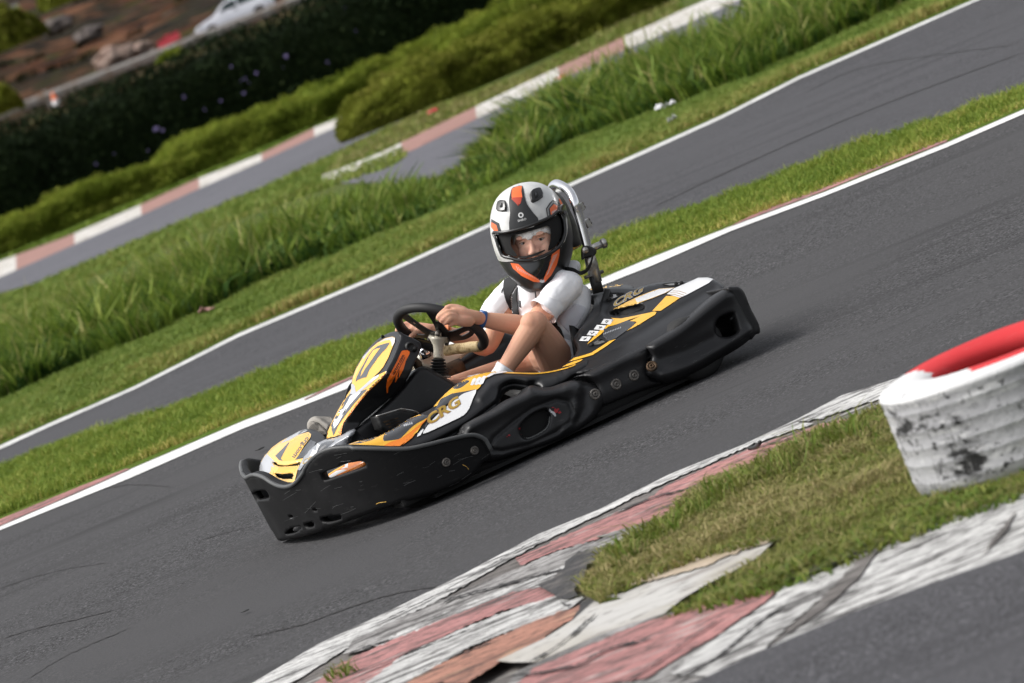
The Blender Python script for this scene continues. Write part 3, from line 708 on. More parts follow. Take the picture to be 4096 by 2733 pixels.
# ---- white car behind the rail
mat('car_white', (.86, .87, .92), .22, coat=.6); mat('glass_dark', (.03, .045, .045), .08); mat('rubber', (.018, .018, .019), .8); mat('rim_grey', (.35, .36, .38), .4, metal=.6); mat('lamp_glass', (.5, .52, .55), .1); mat('car_trim', (.03, .03, .03), .6)
CY = RY+4.5
cf, cb = at_depth(483, 56, CY), at_depth(590, 8, CY); cdir = (cb-cf); cdir[2] = 0; cdir /= np.linalg.norm(cdir); sc_car = np.linalg.norm((cb-cf)[:2])/2.5
ang = math.atan2(cdir[1], cdir[0]); zc = float(cf[2])-.40*sc_car
car = empty('parked_car', 'white hatchback parked on the upper road behind the guard rail', 'car', (cf[0], cf[1], zc-.30*sc_car), ang); car.scale = (sc_car,)*3
# local: x rearwards from the front axle, y away from the camera, z up
top = [(-.78, .42), (-.80, .62), (-.68, .78), (-.30, .90), (.22, 1.00), (.45, 1.10), (.95, 1.42), (1.5, 1.52), (2.2, 1.50), (2.8, 1.38), (3.15, 1.05), (3.28, .95), (3.32, .5)]
mb = MB(); T_ = cr(top, 4, False); nn = 15; V = []
for x, z in T_:
    wz = .84
    for k in range(nn):
        t = -1+2*k/(nn-1); y = math.copysign(abs(t)**.8, t)
        rnd = 1-.10*abs(t)**6; tum = 1-.16*max(0, (z-.95))/.55*1.0
        front = 1-.16*max(0, -x/.8)**3-.10*max(0, (x-2.9)/.4)
        V.append((x+.10*(t*t)*(1 if x < 0 else 0)*max(0, -x), y*wz*tum*front, .2+(z-.2)*rnd))
F = [(i*nn+k, i*nn+k+1, (i+1)*nn+k+1, (i+1)*nn+k) for i in range(len(T_)-1) for k in range(nn-1)]
mb.add(V, F, 'car_white')
# flanks with wheel arches
side = [(-.80, .25)]+T_+[(3.32, .22), (2.88, .20)]+[(2.5+.38*math.cos(a), .29+.38*math.sin(a)) for a in np.linspace(-.25, math.pi+.25, 12)]+[(2.1, .18), (.4, .18)]+[(.38*math.cos(a), .29+.38*math.sin(a)) for a in np.linspace(-.25, math.pi+.25, 12)]+[(-.42, .2)]
for sg in (-1, 1):
    P, F = tri2d(side, (), .09)
    V = []
    for x, z in P:
        tum = 1-.16*max(0, (z-.95))/.55; front = 1-.16*max(0, -x/.8)**3-.10*max(0, (x-2.9)/.4); bl = .035*math.sin(min(1, max(0, (z-.2)/.8))*math.pi)
        V.append((x, sg*(.84*tum*front+bl-.0), z))
    mb.add(V, F, 'car_white')
body = mb.build('body', car)
def carside(name, pts, m, par, sg=-1, off=.02, z0=.0):
    mb = MB(); P, F = tri2d(pts, (), .12); V = []
    for x, z in P:
        tum = 1-.16*max(0, (z-.95))/.55; bl = .035*math.sin(min(1, max(0, (z-.2)/.8))*math.pi); V.append((x, sg*(.84*tum+bl+off), z))
    W_ = [(a, b-sg*.03, c) for a, b, c in V]; n = len(V); allF = list(F)+[tuple(i+n for i in f[::-1]) for f in F]+[(b, a, a+n, b+n) for a, b in boundary(F)]
    mb.add(V+W_, allF, m, False); return mb.build(name, par)
for sg in (-1, 1):
    carside('side_window', [(.62, 1.06), (1.02, 1.36), (1.55, 1.42), (1.55, 1.03)], 'glass_dark', car, sg)
    carside('side_window', [(1.63, 1.03), (1.63, 1.42), (2.3, 1.40), (2.72, 1.12), (2.6, 1.05)], 'glass_dark', car, sg)
    carside('door_handle', [(1.35, .90), (1.35, .94), (1.52, .94), (1.52, .90)], 'car_trim', car, sg, .035)
    m_ = MB(); box(m_, (.62, sg*1.0, 1.08), (.14, .2, .14), 'car_white', bev=.04); m_.build('wing_mirror', car)
    carside('headlight', [(-.70, .66), (-.66, .76), (-.32, .84), (-.42, .68)], 'lamp_glass', car, sg, -.01)
mb = MB(); V = []; 
for x, z in ((.30, 1.045), (.93, 1.425)):
    for y in (-.62, -.3, 0, .3, .62): V.append((x-.03-.02*(1-y*y), y*(1.05 if z < 1.2 else .9), z+.02))
mb.add(V, [(i, i+1, i+6, i+5) for i in range(4)], 'glass_dark', False); mb.build('windscreen', car)
wm = MB(); lathe(wm, [(.20, -.10), (.30, -.11), (.325, -.06), (.325, .06), (.30, .11), (.20, .10)], 'rubber', axis=(0, 1, 0), seg=24)
rm = MB(); lathe(rm, [(.03, -.10), (.10, -.085), (.19, -.10), (.20, -.06), (.20, .06)], 'rim_grey', axis=(0, 1, 0), seg=20)
w0 = None
for x in (0, 2.5):
    for y in (-.74, .74):
        if w0 is None: w0 = a = wm.build('wheel', car); r0 = b = rm.build('rim', a)
        else:
            a = w0.copy(); COL.objects.link(a); a.parent = car; b = r0.copy(); COL.objects.link(b); b.parent = a
        a.location = (x, y, .31)

# ---- red road barrier, small marker, rocks, bushes
mat('barrier_red', (.46, .03, .045), .45); mat('marker_white', (.62, .60, .60), .6); mat('marker_orange', (.62, .13, .03), .6); mat('rock', (.24, .16, .125), .9, var=[(.8, (.16, .12, .10), .45, .65, 5), (3, (.40, .3, .24), .5, .7, 5)], bump=(2.5, .8, .2)); mat('rock_dark', (.11, .09, .08), .9, var=[(1.5, (.05, .04, .04), .45, .65, 5)], bump=(2.5, .8, .2))
def px2(pts, Y): return [at_depth(x, y, Y) for x, y in pts]
Yb = RY+2.5
a, b = at_depth(366, 111, Yb), at_depth(413, 84, Yb)
rbar = empty('road_barrier', 'red plastic road barrier standing behind the guard rail', 'barrier', tuple(a), 0)
dd = b-a; L_ = np.linalg.norm(dd); th = math.atan2(dd[2], dd[0]); mb = MB()
prof = [(-.12, -.06), (-.12, .0), (-.07, .05), (-.05, .26), (.05, .26), (.07, .05), (.12, .0), (.12, -.06)]
V = [(t*math.cos(th)+.0, u, z+t*math.sin(th)) for t in (0, L_) for u, z in prof]; n = len(prof)
mb.add(V, [(i, (i+1) % n, n+(i+1) % n, n+i) for i in range(n)]+[tuple(range(n))[::-1], tuple(range(n, 2*n))], 'barrier_red', False); mb.build('block', rbar)
mb = MB(); 
box(mb, (.5*L_*math.cos(th), 0, .28+.5*L_*math.sin(th)), (.3, .07, .06), 'barrier_red', bev=.02)
mb.build('handle', rbar)
c_ = at_depth(130, 238, RY-2); mk = empty('traffic_cone', 'tiny white and orange cone at the foot of the guard rail, left', 'cone', (c_[0], c_[1], c_[2]-.3))
def cone(root, s=1.0):
    mb = MB(); lathe(mb, [(.17*s, 0.02*s), (.13*s, .12*s), (.125*s, .125*s), (.085*s, .30*s), (.08*s, .31*s), (.03*s, .5*s), (0, .5*s)], 'marker_white', mats=['marker_orange', 'marker_orange', 'marker_white', 'marker_white', 'marker_orange', 'marker_orange'], seg=20); mb.build('cone_body', root)
    mb = MB(); box(mb, (0, 0, .012*s), (.38*s, .38*s, .03*s), 'marker_orange', bev=.01*s); mb.build('base', root)
cone(mk, 1.5)
c_ = G(12, 738); mk = empty('traffic_cone', 'white and orange cone cut off at the left edge, by the distant lane', 'cone', (c_[0]-.31, c_[1], 0)); cone(mk, 1.05)
def rock(px, py, Y, s, m, label, seed):
    c = at_depth(px, py, Y); bm = bmesh.new(); bmesh.ops.create_icosphere(bm, subdivisions=3, radius=1)
    mb = MB(); V = []
    for v in bm.verts:
        q = v.co.normalized(); k = 1+.45*noise.noise(q*1.3+Vector((seed, 0, 0)))+.2*noise.noise(q*4+Vector((seed, 0, 0))); V.append((q.x*s[0]*k, q.y*s[1]*k, q.z*s[2]*k))
    mb.add(V, [[v.index for v in f.verts] for f in bm.faces], m, False); bm.free()
    o = mb.build('rock', fix=False); o.location = c; tag(o, label, 'rock'); return o
rock(258, 133, 206, (1.0, .6, .5), 'rock', 'large pale pinkish rock just left of the red barrier', 1.0)
rock(322, 112, 207, (.6, .5, .28), 'rock', 'small pale rock between the large rock and the red barrier', 4.0)
rock(128, 60, 228, (.9, .8, .45), 'rock_dark', 'dark grey rock on the dirt slope near the top left', 9.0)
rock(205, 78, 222, (.8, .7, .4), 'rock_dark', 'dark rock at mid slope right of the topmost dark rock', 14.0)
def bush(px, py, Y, w_, h_, m, n, label):
    c = at_depth(px, py, Y); o, s, t = leafy('bush', [(-w_, 0), (0, -.3), (w_, 0)], w_*1.2, h_, .34, n, m, m, .4, label, cat='bush', freq=.5); o.location = c; return o
bush(40, 105, 224, 1.8, 1.7, 'leaf_olive', 2500, 'rounded olive bush on the dirt slope, top left corner')
bush(400, 150, 164, .8, .42, 'leaf_yellow', 1200, 'small yellow green bush under the rail below the red barrier')
bush(160, 4, 250, 2.0, 1.8, 'leaf_olive', 900, 'small olive bush high on the slope at the top edge')
bush(8, 262, 160, .9, .8, 'leaf_olive', 900, 'brownish bush hiding the left end of the guard rail')
VV = []; FF = []; tn = []; random.seed(5)
for i in range(260):
    y0_ = 197+random.random()**1.3*95; x0_ = random.uniform(-62, 22)*(y0_/200); r = random.uniform(.25, 1.0)
    for k in range(int(60*r)+12):
        q = Vector((random.gauss(0, 1), random.gauss(0, 1), abs(random.gauss(0, .8)))).normalized()*r*random.uniform(.5, 1); x_, y_ = x0_+q.x*1.3, y0_+q.y; p = Vector((x_, y_, hill_z(x_, y_)+q.z*.7))
        n_ = Vector((random.gauss(0, 1), random.gauss(0, 1), random.gauss(0, 1))).normalized(); m_ = n_.cross(Vector((.3, .2, 1))).normalized(); l_ = random.uniform(.10, .24)
        b_ = len(VV); VV += [p-n_*l_, p+m_*l_*.5, p+n_*l_, p-m_*l_*.5]; FF.append((b_, b_+1, b_+2, b_+3)); tn += [min(1, max(0, random.gauss(.28, .2)))]*4
mb = MB(); mb.add(VV, FF, 'leaf_scrub', False); sb_ = mb.build('scrub', fix=False); at = sb_.data.attributes.new('tint', 'FLOAT', 'POINT'); at.data.foreach_set('value', tn); tag(sb_, 'dry dark scrub scattered over the reddish slope', 'scrub', kind='stuff')
mat('wall_pale', (.36, .35, .35), .8, var=[(.5, (.26, .25, .24), .45, .6, 4)])
a, b = at_depth(-30, 38, 300), at_depth(42, 12, 300); mb = MB()
for k in range(2): box(mb, ((a+b)/2)+np.array([0, 0, -.1-.45*k]), (np.linalg.norm(b-a), .5, .42-.1*k), 'wall_pale', bev=.02)
tag(mb.build('low_wall'), 'pale low concrete wall in the extreme top left corner', 'wall')

# ---- litter
mat('paper', (.66, .66, .68), .7); mat('litter_pink', (.42, .22, .20), .8); mat('black_rubber', (.012, .012, .012), .6)
def scrap(px, py, z, s, m, name, label, cat, seed, flat=.35):
    c = G(px, py, z); bm = bmesh.new(); bmesh.ops.create_grid(bm, x_segments=7, y_segments=5, size=.5); mb = MB(); V = []
    for v in bm.verts:
        V.append((v.co.x*s[0]+.1*s[0]*noise.noise(Vector((v.co.x*3, v.co.y*3, seed))), v.co.y*s[1], abs(noise.noise(Vector((v.co.x*2.3+seed, v.co.y*2.3, 1))))*s[2]*2.2+.02))
    n = len(V); Fq = [[v.index for v in f.verts] for f in bm.faces]; W_ = [(a_, b_, c_+.004) for a_, b_, c_ in V]
    mb.add(V+W_, Fq+[[i+n for i in f[::-1]] for f in Fq]+[(b_, a_, a_+n, b_+n) for a_, b_ in boundary(Fq)], m, True); bm.free()
    o = mb.build(name); o.location = (c[0], c[1], c[2]); tag(o, label, cat); return o
scrap(1517, 256, .03, (.07, .05, .04), 'paper', 'litter', 'crumpled white plastic scrap at the foot of the tall grass, upper right', 'litter', 1.0)
scrap(1541, 250, .05, (.09, .03, .03), 'paper', 'litter', 'thin white strip beside the crumpled white scrap', 'litter', 3.0)
scrap(1547, 284, .04, (.06, .05, .03), 'paper', 'litter', 'small white scrap in the dry verge below the crumpled one', 'litter', 5.0)
scrap(478, 722, .03, (.11, .07, .03), 'litter_pink', 'litter', 'pinkish brown scrap under the tall grass on the left', 'litter', 7.0)
scrap(996, 262, .05, (.13, .08, .04), 'barrier_red', 'litter', 'faded red scrap on the dry verge in front of the olive bush row', 'litter', 11.0)
scrap(1288, 184, .05, (.12, .08, .03), 'marker_orange', 'litter', 'small rusty scrap above the upper kerb', 'litter', 13.0)
def sliver(px0, p1, z, r, name, label, cat, m='black_rubber', bend=0):
    a, b = G(*px0, z), G(*p1, z); mid = (a+b)/2+np.array([0, 0, bend]); mb = MB(); P = cr([a, mid, b], 6, False)
    n = len(P); tube(mb, P, [r*(.35+.65*math.sin(math.pi*min(1, max(.12, i/(n-1))))) for i in range(n)], m, seg=8, ell=(.35, 1), n0=(0, 0, 1)); o = mb.build(name); tag(o, label, cat); return o
sliver((586, 1034), (607, 1026), .02, .012, 'rubber_scrap', 'dark rubber sliver on the asphalt ahead of the kart nose', 'rubber scrap')
sliver((553, 1405), (571, 1399), .015, .008, 'rubber_scrap', 'tiny dark rubber sliver on the near asphalt, lower left', 'rubber scrap')
mb = MB(); q = [G(1718, 1029, .03), G(1728, 1028, .028), G(1738, 1024, .035), G(1744, 1015, .05)]
tube(mb, cr(q, 5, False), .006, 'black_rubber', seg=8); tag(mb.build('rubber_strip'), 'bent black strip lying on the white edge line of the kerb', 'rubber scrap')

# ---- tyres
mat('tyre_white_shade', (.37, .37, .38), .85, spec=.2, var=[(3.5, (.27, .27, .28), .42, .62, 7, (1, 1, 1.2)), (18, (.50, .50, .50), .52, .66, 8, (.5, .5, 3)), (6.5, (.022, .022, .022), .575, .635, 11, (1, 1, 2.2)), (26, (.045, .045, .045), .59, .65, 8, (1, 1, 1.6)), (60, (.14, .14, .14), .58, .68, 5, (2, 2, .5))], bump=[(60, .6, .005), (12, .5, .01)])  # darker base paints the shade of the sides into the white; scuffs over it
mat('tyre_white_lit', (.62, .62, .62), .7, spec=.2, var=[(34, (.22, .22, .22), .62, .70, 8, (1, 1, 1)), (6, (.66, .66, .66), .5, .66, 5)], bump=(80, .4, .004))  # same white paint, kept brighter where light falls from above
mat('tyre_red', (.56, .045, .05), .75, spec=.15, var=[(3, (.50, .035, .04), .45, .6, 5, (.3, 1, 1)), (60, (.5, .08, .08), .6, .75, 5, (.3, 1, 1))], bump=(40, .2, .004))
bl = G(2108, 1130, .05); ztop = float(at_depth(2024, 912, bl[1])[2]); R0 = .31
mb = MB(); H = ztop-.03; R = R0
prof = [(R*.60, .0), (R*.93, .0), (R*.975, .05)]; 
for k, h_ in enumerate((.17, .34, .50, .66, .83)): prof += [(R*.984, h_-.030), (R*.989, h_-.010), (R*.990, h_), (R*.983, h_+.014)]
prof += [(R*.985, .90), (R*.995, .945), (R*.985, .975), (R*.965, .995)]; nside = len(prof)-2
prof += [(R*.94, 1.008), (R*.925, 1.000), (R*.90, 1.012), (R*.885, 1.004), (R*.86, 1.016), (R*.80, 1.03), (R*.74, 1.035), (R*.66, 1.02), (R*.58, .98), (R*.55, .92), (R*.57, .80), (R*.85, .70), (R*.88, .3), (R*.6, .1)]
seg = 128
for r, h_ in prof:
    for k in range(seg):
        a = 2*math.pi*k/seg; x, y, z = r*math.cos(a), r*math.sin(a), h_*H
        q = 1+.008*noise.noise(Vector((x*4, y*4, z*3)))+.004*noise.noise(Vector((x*14, y*14, z*12))); mb.v.append((x*q, y*q, z+.004*noise.noise(Vector((x*5, y*5, 2)))))
for i in range(len(prof)-1):
    for k in range(seg):
        f_ = (i*seg+k, i*seg+(k+1) % seg, (i+1)*seg+(k+1) % seg, (i+1)*seg+k); x, y = mb.v[f_[0]][:2]; r = prof[i][0]/R; t_ = min(1, max(0, (y/R+.8)/1.6))
        m_ = 'tyre_white_shade' if i < nside-1 else 'tyre_white_lit'
        xb = -.115-.10*t_
        if i >= nside-1 and (i >= nside+3 or y > -.02) and x > xb and not (y < 0 and r > .88): m_ = 'tyre_red'
        if i > nside+11: m_ = 'tyre_red'
        mb.f.append(f_); mb.m.append(mb.mi(m_)); mb.sm.append(True)
ty = mb.build('painted_tyre'); ty.location = (bl[0]+R0*.985, bl[1]+.02, .03); tag(ty, 'scuffed white painted tyre with a red painted top lying on the grass island', 'tyre')
# ================================================================== the kart
def plastic(name, base, rough=.42, scuff=.5, dust=(.10, .095, .09), spec=.40):
    m = mat(name, base, rough, spec=spec, var=[(5, tuple(c*1.5+.003 for c in base), .5, .7, 5), (26, dust, .62, .86, 7, (.5, 1, 3)), (90, dust, .70, .84, 5, (.25, 1, 2.5))], bump=[(420, .12, .0015), (9, .12, .006)]); return m
plastic('plastic_black', (.013, .013, .014)); plastic('plastic_side', (.011, .011, .012), .38, dust=(.06, .057, .055)); plastic('plastic_scuff_glint', (.075, .077, .077), .5)
plastic('plastic_plate', (.009, .009, .0095), .55, dust=(.05, .048, .046), spec=.16)
def gloss(name, c, r=.25, **k): return mat(name, c, r, coat=.35, var=[(45, tuple(q*.6 for q in c), .66, .8, 6, (.4, 1, 2))], **k)
gloss('yellow', (.86, .46, .045)); gloss('yellow_pale', (.88, .53, .12)); gloss('orange', (.80, .22, .02)); gloss('white_gloss', (.74, .74, .74)); gloss('grey_gloss', (.30, .31, .33)); gloss('dark_gloss', (.055, .057, .062)); gloss('black_gloss', (.012, .012, .013)); gloss('gold', (.42, .27, .04)); gloss('silver', (.45, .46, .48)); gloss('outline_tan', (.36, .20, .07))
mat('sticker_orange', (.90, .16, .008), .4); mat('text_black', (.01, .01, .01), .5); mat('text_white', (.7, .7, .7), .5)
mat('chrome', (.86, .86, .88), .16, metal=1.0, var=[(8, (.6, .58, .56), .58, .75, 5)], bump=(30, .05, .002)); mat('steel', (.46, .45, .43), .32, metal=.85, var=[(30, (.25, .22, .19), .5, .65, 5)])
mat('cast_alloy', (.66, .61, .50), .45, metal=.15, var=[(40, (.45, .40, .30), .55, .7, 5)]); mat('bolt', (.13, .12, .11), .5, metal=.5, var=[(80, (.26, .23, .20), .5, .65, 5)])
mat('rubber_black', (.010, .010, .010), .55); mat('wheel_rim', (.012, .012, .013), .62, bump=(500, .25, .001)); mat('spoke', (.012, .010, .010), .33)
mat('leather_tan', (.66, .50, .26), .6, var=[(60, (.35, .23, .09), .48, .6, 4), (12, (.45, .20, .05), .58, .72, 4)], bump=(300, .5, .002)); mat('tank_white', (.76, .73, .63), .45, var=[(6, (.38, .35, .28), .5, .68, 5)])
mat('exhaust', (.09, .055, .03), .6, metal=.5, var=[(25, (.02, .015, .012), .45, .6, 5)]); mat('webbing', (.014, .014, .015), .8, bump=(600, .4, .001)); mat('tyre_black', (.012, .012, .012), .75, bump=(60, .3, .003))
mat('pad_brown', (.014, .012, .012), .45); mat('lining_dark', (.008, .008, .008), .9); mat('red_smear', (.30, .012, .018), .6)

kart = empty('go_kart', 'black and yellow rental kart number 17 leaning through the bend', 'go kart', tuple(KO), math.pi+YAW)
def shape(Zf, pts, n=5): return cr(Zf(pts), n)

# ---- wrap-round front plate
XA, AA, BB, PN = .88, .465, .64, 2.4
pc = []
for t in np.linspace(-math.pi/2, math.pi/2, 241):
    pc.append((XA+AA*max(0, math.cos(t))**(2/PN), BB*math.copysign(abs(math.sin(t))**(2/PN), math.sin(t))))
pc = [(x, -BB) for x in np.linspace(.55, XA-.01, 20)]+pc+[(x, BB) for x in np.linspace(XA-.01, .55, 20)]
pc = np.array(pc); sl_ = np.concatenate([[0], np.cumsum(np.linalg.norm(np.diff(pc, axis=0), axis=1))])
S0 = float(np.interp(0, pc[80:200, 1], sl_[80:200]))
sl_ -= S0
def plan(s):
    p = np.array([np.interp(s, sl_, pc[:, 0]), np.interp(s, sl_, pc[:, 1])]); a = np.array([np.interp(s-.006, sl_, pc[:, 0]), np.interp(s-.006, sl_, pc[:, 1])]); b = np.array([np.interp(s+.006, sl_, pc[:, 0]), np.interp(s+.006, sl_, pc[:, 1])])
    t = (b-a)/np.linalg.norm(b-a); return p, np.array([t[1], -t[0]])*-1 if False else np.array([-t[1], t[0]])*-1
def hit_plate(x, y):
    d = kray(x, y); best = None
    o2, d2 = KCAM[:2], d[:2]
    for i in range(len(pc)-1):
        a, b = pc[i], pc[i+1]; e = b-a; den = d2[0]*e[1]-d2[1]*e[0]
        if abs(den) < 1e-12: continue
        w_ = a-o2; t = (w_[0]*e[1]-w_[1]*e[0])/den; u = (w_[0]*d2[1]-w_[1]*d2[0])/den
        if 0 <= u <= 1 and (best is None or t < best[0]): best = (t, sl_[i]+u*(sl_[i+1]-sl_[i]), KCAM[2]+d[2]*t)
    return None if best is None else (best[1], best[2])
top_px = cr(Z1([(105, 1104), (125, 1092), (150, 1088), (175, 1093), (205, 1106), (240, 1130), (285, 1150), (330, 1152), (370, 1132), (410, 1085), (450, 1020), (500, 975), (560, 948), (650, 938), (800, 940), (980, 942), (1100, 920), (1200, 895), (1300, 872), (1360, 866), (1405, 880), (1435, 905), (1450, 945)]), 4, False)
bot_px = cr(Z1([(215, 1440), (240, 1475), (300, 1467), (420, 1440), (620, 1370), (900, 1270), (1150, 1195), (1350, 1110), (1430, 1020)]), 4, False)
tp = [h for h in (hit_plate(*p) for p in top_px) if h]; bp = [h for h in (hit_plate(*p) for p in bot_px) if h]
tp.sort(); bp.sort(); print('plate', [tuple(round(v, 2) for v in q) for q in (tp[0], tp[-1], bp[0], bp[-1])], S0, sl_[0], sl_[-1])
send = tp[-1][0]
zt = lambda s: float(np.interp(s, [p[0] for p in tp], [p[1] for p in tp])) if s > tp[0][0] else tp[0][1]
zb = lambda s: float(np.interp(s, [p[0] for p in bp], [p[1] for p in bp]))
hs = [p for p in tp if p[0] > .0]
def ztf(s):
    if s >= tp[0][0]: return zt(s)
    return max(zt(-s), .0) if -s > .45 else float(np.interp(s, [-.45, tp[0][0]], [zt(.45), tp[0][1]]))
def zbf(s):
    return zb(s) if s >= bp[0][0] else zb(max(-s, bp[0][0]))
ss = np.linspace(-send, send, 260)
outer = [(s, ztf(s)) for s in ss]+[(send+.006, (ztf(send)*.6+zbf(send)*.4)), (send, zbf(send))]+[(s, zbf(s)) for s in ss[::-1]]+[(-send-.006, ztf(send)*.5+zbf(send)*.5)]
def slot(pts, n=4): return [h for h in (hit_plate(*p) for p in cr(Z1(pts), n)) if h]
slots = [slot([((x-0)*.27854+136.2, y*.27854+736.3) for x, y in [(1358, 1300), (1380, 1252), (1700, 1132), (1870, 1062), (2180, 1012), (2245, 1058), (2240, 1110), (2150, 1160), (1700, 1320), (1450, 1405), (1385, 1385)]]),
         slot([(135, 1195), (165, 1183), (205, 1180), (220, 1195), (225, 1222), (205, 1232), (150, 1240), (135, 1222)]),
         slot([(318, 1400), (360, 1388), (385, 1388), (380, 1402), (345, 1425), (300, 1432), (296, 1420)]),
         slot([(403, 1374), (430, 1364), (455, 1362), (455, 1385), (430, 1396), (410, 1392)]),
         slot([(500, 1338), (560, 1326), (605, 1322), (612, 1335), (600, 1350), (540, 1366), (502, 1362)]),
         slot([(457, 1287), (470, 1282), (480, 1290), (474, 1300), (460, 1300)], 2), slot([(325, 1325), (337, 1320), (347, 1330), (338, 1340), (326, 1337)], 2)]
P, F = tri2d(outer, [h for h in slots if len(h) > 4], .0095)
d = dpoly(P, outer); rr = .013; 
mbp = MB(); V = []; B = []
for (s, z), dd in zip(P, d):
    p, nn = plan(s); k = min(1, dd/rr); roll_ = rr*.9*(1-math.sqrt(max(0, 1-(1-k)**2)))
    lean = .035*(zt(s)-z)/.25 if s > tp[0][0] else .02
    lean = .03*(.30-z)/.2
    q = p-nn*(roll_+max(0, lean)*0.6) ; V.append((q[0], q[1], z)); q2 = p-nn*(.030+max(0, lean)*.6-roll_*.3); B.append((q2[0], q2[1], z))
c0 = np.mean(pc, axis=0); s_test, n_test = plan(0.0)
if n_test[0] < 0: 
    V, B = [], []
    for (s, z), dd in zip(P, d):
        p, nn = plan(s); nn = -nn; k = min(1, dd/rr); roll_ = rr*.9*(1-math.sqrt(max(0, 1-(1-k)**2))); lean = max(0, .03*(.30-z)/.2)*.6
        V.append((*(p-nn*(roll_+lean)), z)); B.append((*(p-nn*(.030+lean-roll_*.3)), z))
n = len(V); AF = list(F)+[tuple(i+n for i in f[::-1]) for f in F]+[(b, a, a+n, b+n) for a, b in boundary(F)]
mbp.add(V+B, AF, 'plastic_plate')
_e = [((*(plan(s_)[0]), ztf(s_)-.0045)) for s_ in np.linspace(-send+.01, send-.004, 200)]+[(*(plan(send-.001)[0]), ztf(send)*.75+zbf(send)*.25), (*(plan(send)[0]), (ztf(send)+zbf(send))/2)]
_s0 = plan(0.0); _sg = 1 if _s0[1][0] > 0 else -1
tube(mbp, [(x-(.006 if x > 1.2 else 0), y-math.copysign(.007, y)*(1 if abs(y) > .3 else 0), z) for x, y, z in _e], .0068, 'plastic_scuff_glint', seg=10)  # paler edge colour paints the light caught on the rounded top
plate_bvh = mbp.bvh()
# scuffs, straw bits
for pts in ([(825, 1250), (840, 1242), (880, 1237)], [(1295, 1035), (1315, 1045), (1330, 1062)]):
    q = Z1(pts); decal(mbp, plate_bvh, [(x-.2, y-.7) for x, y in q]+[(x+.2, y+.7) for x, y in q[::-1]], 'yellow_pale', off=.001)
random.seed(3)
for k in range(46):
    x, y = random.uniform(620, 1110), random.uniform(1040, 1200)
    a = random.gauss(-.35, .22); L_ = random.uniform(6, 38); w_ = random.uniform(.25, .6)
    q = [(x, y), (x+L_*math.cos(a)*.5, y+L_*math.sin(a)*.5+random.uniform(-1, 1)), (x+L_*math.cos(a), y+L_*math.sin(a))]
    decal(mbp, plate_bvh, [(u, v-w_) for u, v in q]+[(u, v+w_) for u, v in q[::-1]], 'plastic_scuff_glint', off=.0006, step=6)
fb = mbp.build('front_bumper', kart)
def boltat(par, px, py, bv, r=.0165, name='bolt', m='bolt', out=.006):
    o = Vector(KCAM); d = Vector(kray(px, py)).normalized(); h = bv.ray_cast(o, d)
    if h[0] is None: return
    nn = h[1] if h[1].dot(d) < 0 else -h[1]; nn = (nn+Vector((0, 1, 0))*.6).normalized()
    mb = MB(); c = h[0]
    lathe(mb, [(r, -.008), (r, out*.55), (r*.86, out), (r*.66, out*1.15), (r*.60, out*.6), (r*.42, out*.55), (r*.40, out*1.3), (r*.22, out*1.35), (r*.2, out*.5), (0, out*.5)], m, c=c, axis=nn, seg=24); mb.build(name, par)
for x, y in Z1([(1206, 1022), (1360, 958)]): boltat(fb, x, y, plate_bvh, .0145)

# ---- nose fairing
nn_ = (.40, .10, .91); nc_ = .40*1.29+.91*.215
nose_out = ZV([(150, 1260), (165, 1150), (215, 1000), (300, 870), (430, 738), (600, 608), (760, 518), (980, 408), (1130, 372), (1300, 400), (1440, 500), (1500, 570), (1780, 500), (1900, 400), (2000, 368), (2082, 395), (2085, 450), (1990, 590), (2010, 690), (2300, 720), (2380, 820), (2350, 1050), (2150, 1210), (1700, 1400), (900, 1600), (500, 1600), (250, 1480), (150, 1360)])
nose = MB()
vent1 = cr(ZV([(452, 1035), (510, 1022), (560, 1068), (700, 1084), (850, 1060), (990, 1022), (940, 1092), (800, 1106), (650, 1112), (520, 1092)]), 3); vent2 = cr(ZV([(498, 1238), (640, 1252), (842, 1245), (826, 1345), (700, 1352), (560, 1322), (494, 1272)]), 3)
pillow(nose, cr(nose_out, 4), nn_, nc_, 'plastic_black', R=38, bulge=.040, thick=.05, holes=[vent1, vent2], hR=3, hb=.004, step=4.2, ridges=[(ZV([(1300, 800), (1500, 650), (1900, 480)]), 16, .010), (ZV([(1050, 940), (1200, 750), (1250, 690)]), 9, -.005)])
nb = nose.bvh()
nd = lambda pts, m, k=4, **kw: decal(nose, nb, cr(ZV(pts), k), m, holes=(vent1, vent2), step=2.2, **kw)
nd([(190, 1300), (200, 1130), (225, 1020), (300, 890), (335, 862), (430, 746), (600, 622), (745, 546), (960, 495), (1140, 437), (1200, 480), (1190, 540), (1060, 720), (900, 985), (1055, 948), (1000, 1040), (935, 1180), (880, 1400), (830, 1440), (620, 1500), (440, 1480), (300, 1400)], 'yellow_pale', 1)
nd([(760, 640), (1140, 440), (1168, 540), (1060, 720), (890, 990), (650, 1012), (612, 960), (700, 780)], 'yellow', 1, off=.0024)
nd([(185, 1290), (200, 1100), (225, 1030), (270, 950), (335, 866), (400, 930), (500, 1025), (440, 1050), (480, 1135), (425, 1110), (415, 1200), (330, 1340), (250, 1340)], 'silver', 1, off=.003)
nd([(600, 662), (745, 548), (980, 418), (1100, 385), (1132, 418), (960, 495), (760, 607)], 'silver', 1, off=.003)
nd([(940, 490), (1000, 420), (1120, 385), (1130, 410), (1040, 430), (980, 480)], 'dark_gloss', 1, off=.004)
nd([(500, 905), (640, 770), (765, 640), (776, 645), (705, 780), (610, 960), (650, 1008), (570, 985)], 'dark_gloss', 1, off=.004)
nd([(885, 990), (1060, 755), (1200, 595), (1300, 640), (1260, 715), (1060, 935)], 'dark_gloss', 1, off=.003)
